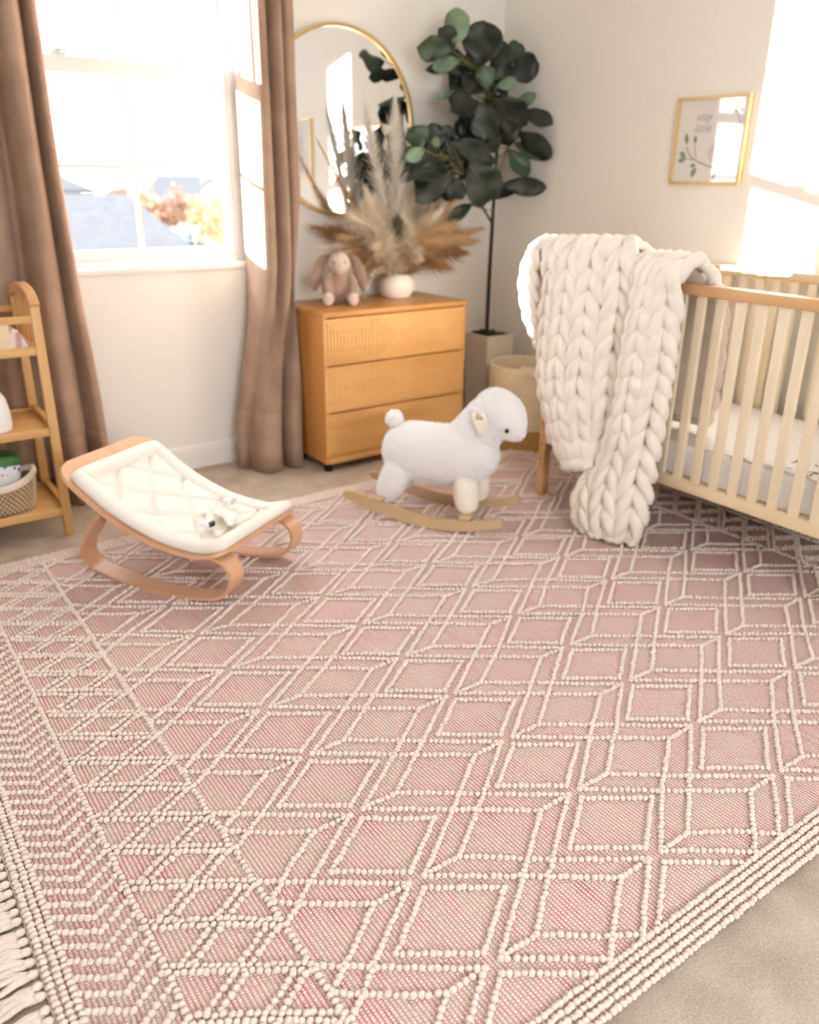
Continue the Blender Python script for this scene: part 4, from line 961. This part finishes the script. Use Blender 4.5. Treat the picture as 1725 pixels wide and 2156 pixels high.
LV = [[2.669,3.4,1.873,2.669,3.4,2.029,0.105,2],[2.685,3.435,1.86,2.569,3.4,1.94,0.089,0],[2.611,3.365,1.852,2.449,3.4,1.858,0.092,1],[2.647,3.33,1.813,2.511,3.365,1.772,0.058,2],[2.716,3.4,1.807,2.533,3.435,1.771,0.05,0],[2.79,3.365,1.792,2.812,3.365,1.985,0.164,0],[2.912,3.4,1.804,2.965,3.4,1.92,0.102,0],[3.036,3.435,1.835,3.106,3.435,1.929,0.088,1],[2.995,3.4,1.783,3.194,3.4,1.848,0.114,0],[2.789,3.295,1.698,2.751,3.295,1.792,0.079,1],[2.851,3.4,1.7,2.718,3.4,1.755,0.087,0],[2.901,3.365,1.719,3.028,3.365,1.75,0.051,2],[2.933,3.4,1.696,2.969,3.4,1.763,0.072,0],[2.74,3.4,1.698,2.546,3.4,1.647,0.025,2],[2.785,3.365,1.649,2.593,3.33,1.601,0.116,0],[2.814,3.4,1.657,2.726,3.4,1.57,0.092,0],[2.766,3.295,1.648,2.788,3.295,1.481,0.119,0],[2.854,3.33,1.664,3.068,3.33,1.558,0.131,0],[2.921,3.365,1.615,3.001,3.365,1.461,0.129,0],[3.059,3.435,1.63,3.258,3.47,1.715,0.053,2],[3.12,3.4,1.626,3.36,3.435,1.574,0.069,0],[3.053,3.365,1.526,3.334,3.4,1.415,0.09,0],[3.067,3.4,1.479,3.322,3.435,1.41,0.064,1],[3.051,3.435,1.444,3.208,3.435,1.326,0.081,1],[2.964,3.365,1.284,3.276,3.365,1.265,0.08,0],[2.786,3.4,1.564,2.73,3.4,1.487,0.077,0],[2.956,3.4,1.547,2.839,3.4,1.438,0.105,0],[2.464,3.365,1.437,2.408,3.365,1.529,0.099,1],[2.564,3.4,1.431,2.549,3.4,1.549,0.086,0],[2.45,3.33,1.427,2.343,3.33,1.389,0.054,2],[2.53,3.33,1.438,2.504,3.33,1.482,0.035,2],[2.615,3.365,1.395,2.368,3.365,1.363,0.076,0],[2.635,3.365,1.367,2.392,3.33,1.309,0.081,0],[2.655,3.365,1.349,2.399,3.33,1.212,0.112,0],[2.681,3.4,1.387,2.645,3.4,1.489,0.082,0],[2.631,3.365,1.474,2.88,3.365,1.4,0.091,0],[2.734,3.4,1.388,2.939,3.4,1.387,0.078,0],[2.718,3.33,1.369,2.883,3.33,1.205,0.169,0],[2.71,3.365,1.302,2.621,3.365,1.23,0.103,0],[2.795,3.4,1.239,2.895,3.4,1.188,0.079,0],[2.797,3.4,1.189,2.652,3.4,1.112,0.058,0],[2.95,3.4,1.213,3.118,3.4,1.295,0.054,0],[2.837,3.435,1.775,2.793,3.435,1.869,0.112,0],[2.87,3.4,1.614,2.752,3.365,1.524,0.103,0],[2.949,3.435,1.596,2.977,3.435,1.692,0.116,0],[2.735,3.4,1.369,2.673,3.4,1.434,0.093,0],[2.735,3.435,1.398,2.819,3.435,1.327,0.104,0],[3.153,3.435,1.442,3.287,3.435,1.461,0.06,0],[3.042,3.435,1.761,2.94,3.435,1.845,0.105,0]]
camv = Vector((0, 0, CAM_Z))
rl = random.Random(77)
for k in range(34):     # inner leaves that fill the crown and the left branch
    if k < 22: cx_, cz_, rx_, rz_ = 2.87, 1.66, .17, .21
    else: cx_, cz_, rx_, rz_ = 2.62, 1.36, .17, .10
    a = rl.uniform(0, 6.28); q = math.sqrt(rl.random()); bx_, bz_ = cx_+rx_*q*math.cos(a)*.55, cz_+rz_*q*math.sin(a)*.6
    yy_ = rl.uniform(3.40, 3.52); ll_ = rl.uniform(.11, .17); aa = a+rl.uniform(-.7, .7)
    LV.append([bx_, yy_, bz_, bx_+ll_*math.cos(aa)*.8, yy_+rl.uniform(-.05, .07), bz_+ll_*math.sin(aa)*.9, rl.uniform(.08, .12), 0 if rl.random() < .8 else 1])
for i, (bx, by, bz, tx, ty, tz, w, c_) in enumerate(LV):
    r = random.Random(i); B = Vector((bx, by, bz)); T = Vector((tx, ty, tz))
    if T.x > XR-.03:      # tips stay in the room: bring the leaf towards the camera along its sight line
        k = (XR-.04)/T.x; T = camv+(T-camv)*k
        if B.x > XR-.1: B = camv+(B-camv)*((XR-.1)/B.x)
    ax_ = T-B; L_ = ax_.length; d = ax_.normalized(); tv = (camv-(B+T)/2).normalized()
    sdv = d.cross(tv).normalized(); nn_ = sdv.cross(d).normalized()
    tw_ = r.uniform(-.45, .45); sdv, nn_ = sdv*math.cos(tw_)+nn_*math.sin(tw_), nn_*math.cos(tw_)-sdv*math.sin(tw_)
    curl = r.uniform(-.16, .10)
    ww = w*.5*1.16/max(.75, math.cos(tw_))
    def lfn(a, b):
        s_ = (b-.5)*2; f = a
        wid = ww*(math.sin(PI*min(1, f**1.3))**.6 if 0 < f < 1 else 0)*1.02
        wid = max(wid, .003)
        wav = .08*w*math.sin(f*11+s_*2+i)*abs(s_)
        h = curl*L_*(f-.5)**2*2+wid*.30*abs(s_)**1.5*(1 if i % 3 else -.6)+wav
        return B+d*(L_*f)+sdv*(wid*s_)+nn_*h
    mb = MB(); mb.grid(lfn, 18, 8)
    lo = obj('leaf', mb, M['leaf%d' % c_], fig, angle=3.2, solid=.0012)
    # petiole from the nearest stem
    zc = min(max(bz-.03, 1.1), 1.78); sx_ = 2.945 if zc < 1.45 else 2.945-(zc-1.45)*.22
    if bx < 2.75 and bz < 1.5: A = Vector((2.73, 3.375, 1.33)) if bx > 2.6 else Vector((2.62, 3.37, 1.405))
    else: A = Vector((sx_, 3.39, zc))
    mp_ = A.lerp(B, .5)+Vector((0, 0, -.01)); obj('petiole', MB().tube(smoothpath([A, mp_, B, B+d*L_*.2], 8), .0022, 5), M['twig_green'], lo, angle=3.2)

# ------------------------------------------------------------ rope laundry basket with jute bottom
LX, LY, LR = 2.95, 3.06, .205
lb = thing('rope_laundry_basket', 'cream rope laundry basket with tan base behind the crib leg', 'basket', (LX, LY, 0))
def coil(z0, z1, mat, name):
    mb = MB(); z = z0; R = []
    n = 40
    while z < z1-.001:
        for q in range(4):
            zz = z+.016*q/4; b_ = .006*math.sin(PI*q/4)
            r0 = LR*(.93+.07*min(1, zz/.4))+b_; sag = .03*max(0, (zz-.30)/.12)
            R.append([(LX+r0*math.cos(2*PI*k/n), LY+r0*math.sin(2*PI*k/n), zz-sag*max(0, math.sin(2*PI*k/n+2.3))**2) for k in range(n)])
        z += .016
    R2 = [[(LX+(p[0]-LX)*.94, LY+(p[1]-LY)*.94, p[2]) for p in ring_] for ring_ in reversed(R)]
    mb.rings(R+R2, True, False); return obj(name, mb, mat, lb, angle=3.2)
coil(.006, .115, M['jute'], 'jute_base'); coil(.115, .435, M['rope'], 'rope_wall')
obj('base_disc', MB().lathe([(.18, .001), (.19, .004), (.18, .012), (.01, .013)], 32, (LX, LY)), M['jute'], lb)
obj('cord_handle', MB().tube(smoothpath([(LX-.14, LY-.155, .395), (LX-.11, LY-.185, .44), (LX-.06, LY-.205, .45), (LX-.01, LY-.215, .44), (LX+.02, LY-.205, .395)], 16), .014, 8), M['rope'], lb, angle=3.2)
tx_ = thing('folded_cloth', 'cream cloth bundle inside the rope laundry basket', 'cloth', (LX, LY, .3))
obj('cloth', MB().grid(lambda a, b: (LX+(a-.5)*.26*(1-.2*abs(b-.5)), LY+(b-.5)*.26, .34+.06*math.sin(PI*a)*math.sin(PI*b)+.03*noise.noise(Vector((a*6, b*6, 1)))), 24, 24), M['rope'], tx_, angle=3.2)

# ------------------------------------------------------------ outside: neighbouring roofs and autumn trees seen from upstairs
struct(obj('ground', MB().box(-60, 90, 4.5, 110, -3.4, -3.2), M['lawn'], smooth=False))
def house(name, label, x0, x1, y0, y1, z0, ze, zr, hip, wallm, roofm):
    o = thing(name, label, 'house', ((x0+x1)/2, (y0+y1)/2, z0)); e = .35
    obj('wall', MB().box(x0, x1, y0, y1, z0, ze), wallm, o, smooth=False)
    ym = (y0+y1)/2
    mb = MB(); mb.v = [(x0-e, y0-e, ze), (x1+e, y0-e, ze), (x1+e, y1+e, ze), (x0-e, y1+e, ze), (x0+hip, ym, zr), (x1-hip, ym, zr), (x0-e, y0-e, ze-.12), (x1+e, y0-e, ze-.12), (x1+e, y1+e, ze-.12), (x0-e, y1+e, ze-.12)]
    mb.f = [(0, 1, 5, 4), (1, 2, 5), (2, 3, 4, 5), (3, 0, 4), (0, 6, 7, 1), (1, 7, 8, 2), (2, 8, 9, 3), (3, 9, 6, 0), (6, 9, 8, 7)]
    obj('roof', mb, roofm, o, smooth=False)
    nwin = max(2, int((x1-x0)/2.5))
    for k in range(nwin):
        xx = x0+(k+.5)*(x1-x0)/nwin; wz = ze-1.5
        wo = obj('house_window', MB().box(xx-.5, xx+.5, y0-.05, y0+.02, wz-.5, wz+.6), M['trim'], o, smooth=False)
        obj('pane', MB().box(xx-.42, xx+.42, y0-.06, y0-.045, wz-.42, wz+.52), M['paneglass'], wo, smooth=False)
    return o
house('neighbour_house', 'grey shingled roof of the nearest neighbouring house below the window', -4.0, 3.2, 8.85, 14.15, -3.2, .42, 1.09, -.45, M['stucco'], M['shingle'])
house('neighbour_house', 'white walled house far behind the grey roof, left half of the window', 2.6, 7.7, 29, 36, -3.2, .9, 2.2, 1.8, M['trim'], M['shingle'])
house('neighbour_house', 'pale house far off beyond the orange tree in the window', 11.3, 17.5, 34, 41, -3.2, .3, 1.4, 2, M['stucco'], M['shingle'])
def tree(x, y, z0, h, rad_, mat, label, seed):
    r = random.Random(seed); o = thing('garden_tree', label, 'tree', (x, y, z0))
    obj('trunk', MB().tube([(x, y, z0), (x+.1, y, z0+h*.6)], [.14, .08], 8), M['bark'], o)
    mb = MB()
    for k in range(44):
        d = Vector((r.gauss(0, 1), r.gauss(0, 1), r.gauss(0, .9))).normalized()*rad_*r.uniform(.25, .8)
        c_ = Vector((x, y, z0+h-rad_))+d
        for q in range(26):
            v = Vector((r.gauss(0, 1), r.gauss(0, 1), r.gauss(0, 1))).normalized(); p = c_+v*rad_*.30*r.uniform(.5, 1); a = Vector((r.gauss(0, 1), r.gauss(0, 1), r.gauss(0, 1))).normalized()*rad_*.09; b = v.cross(a).normalized()*rad_*.06
            mb.add([p-a, p+b, p+a, p-b], [(0, 1, 2, 3)])
    f_ = obj('foliage', mb, mat, o, smooth=False); f_['kind'] = 'stuff'
tree(9.15, 30, -3.2, 4.4, .75, M['autumn'], 'small orange autumn tree behind the grey roof ridge, left of the mullion', 1)
tree(9.25, 26, -3.2, 4.5, .85, M['autumn'], 'orange autumn tree right of the window mullion, behind the roof edge', 2)
tree(10.2, 24.5, -3.2, 4.3, .9, M['yellowleaf'], 'yellow autumn tree at the right of the window view', 3)
tree(8.0, 21, -3.2, 3.3, .7, M['darkgreen'], 'dark green bush below the orange tree in the window view', 4)
tree(4.9, 23.5, -3.2, 4.1, .8, M['darkgreen'], 'dull green tree far behind the grey roof, at the left curtain edge', 5)
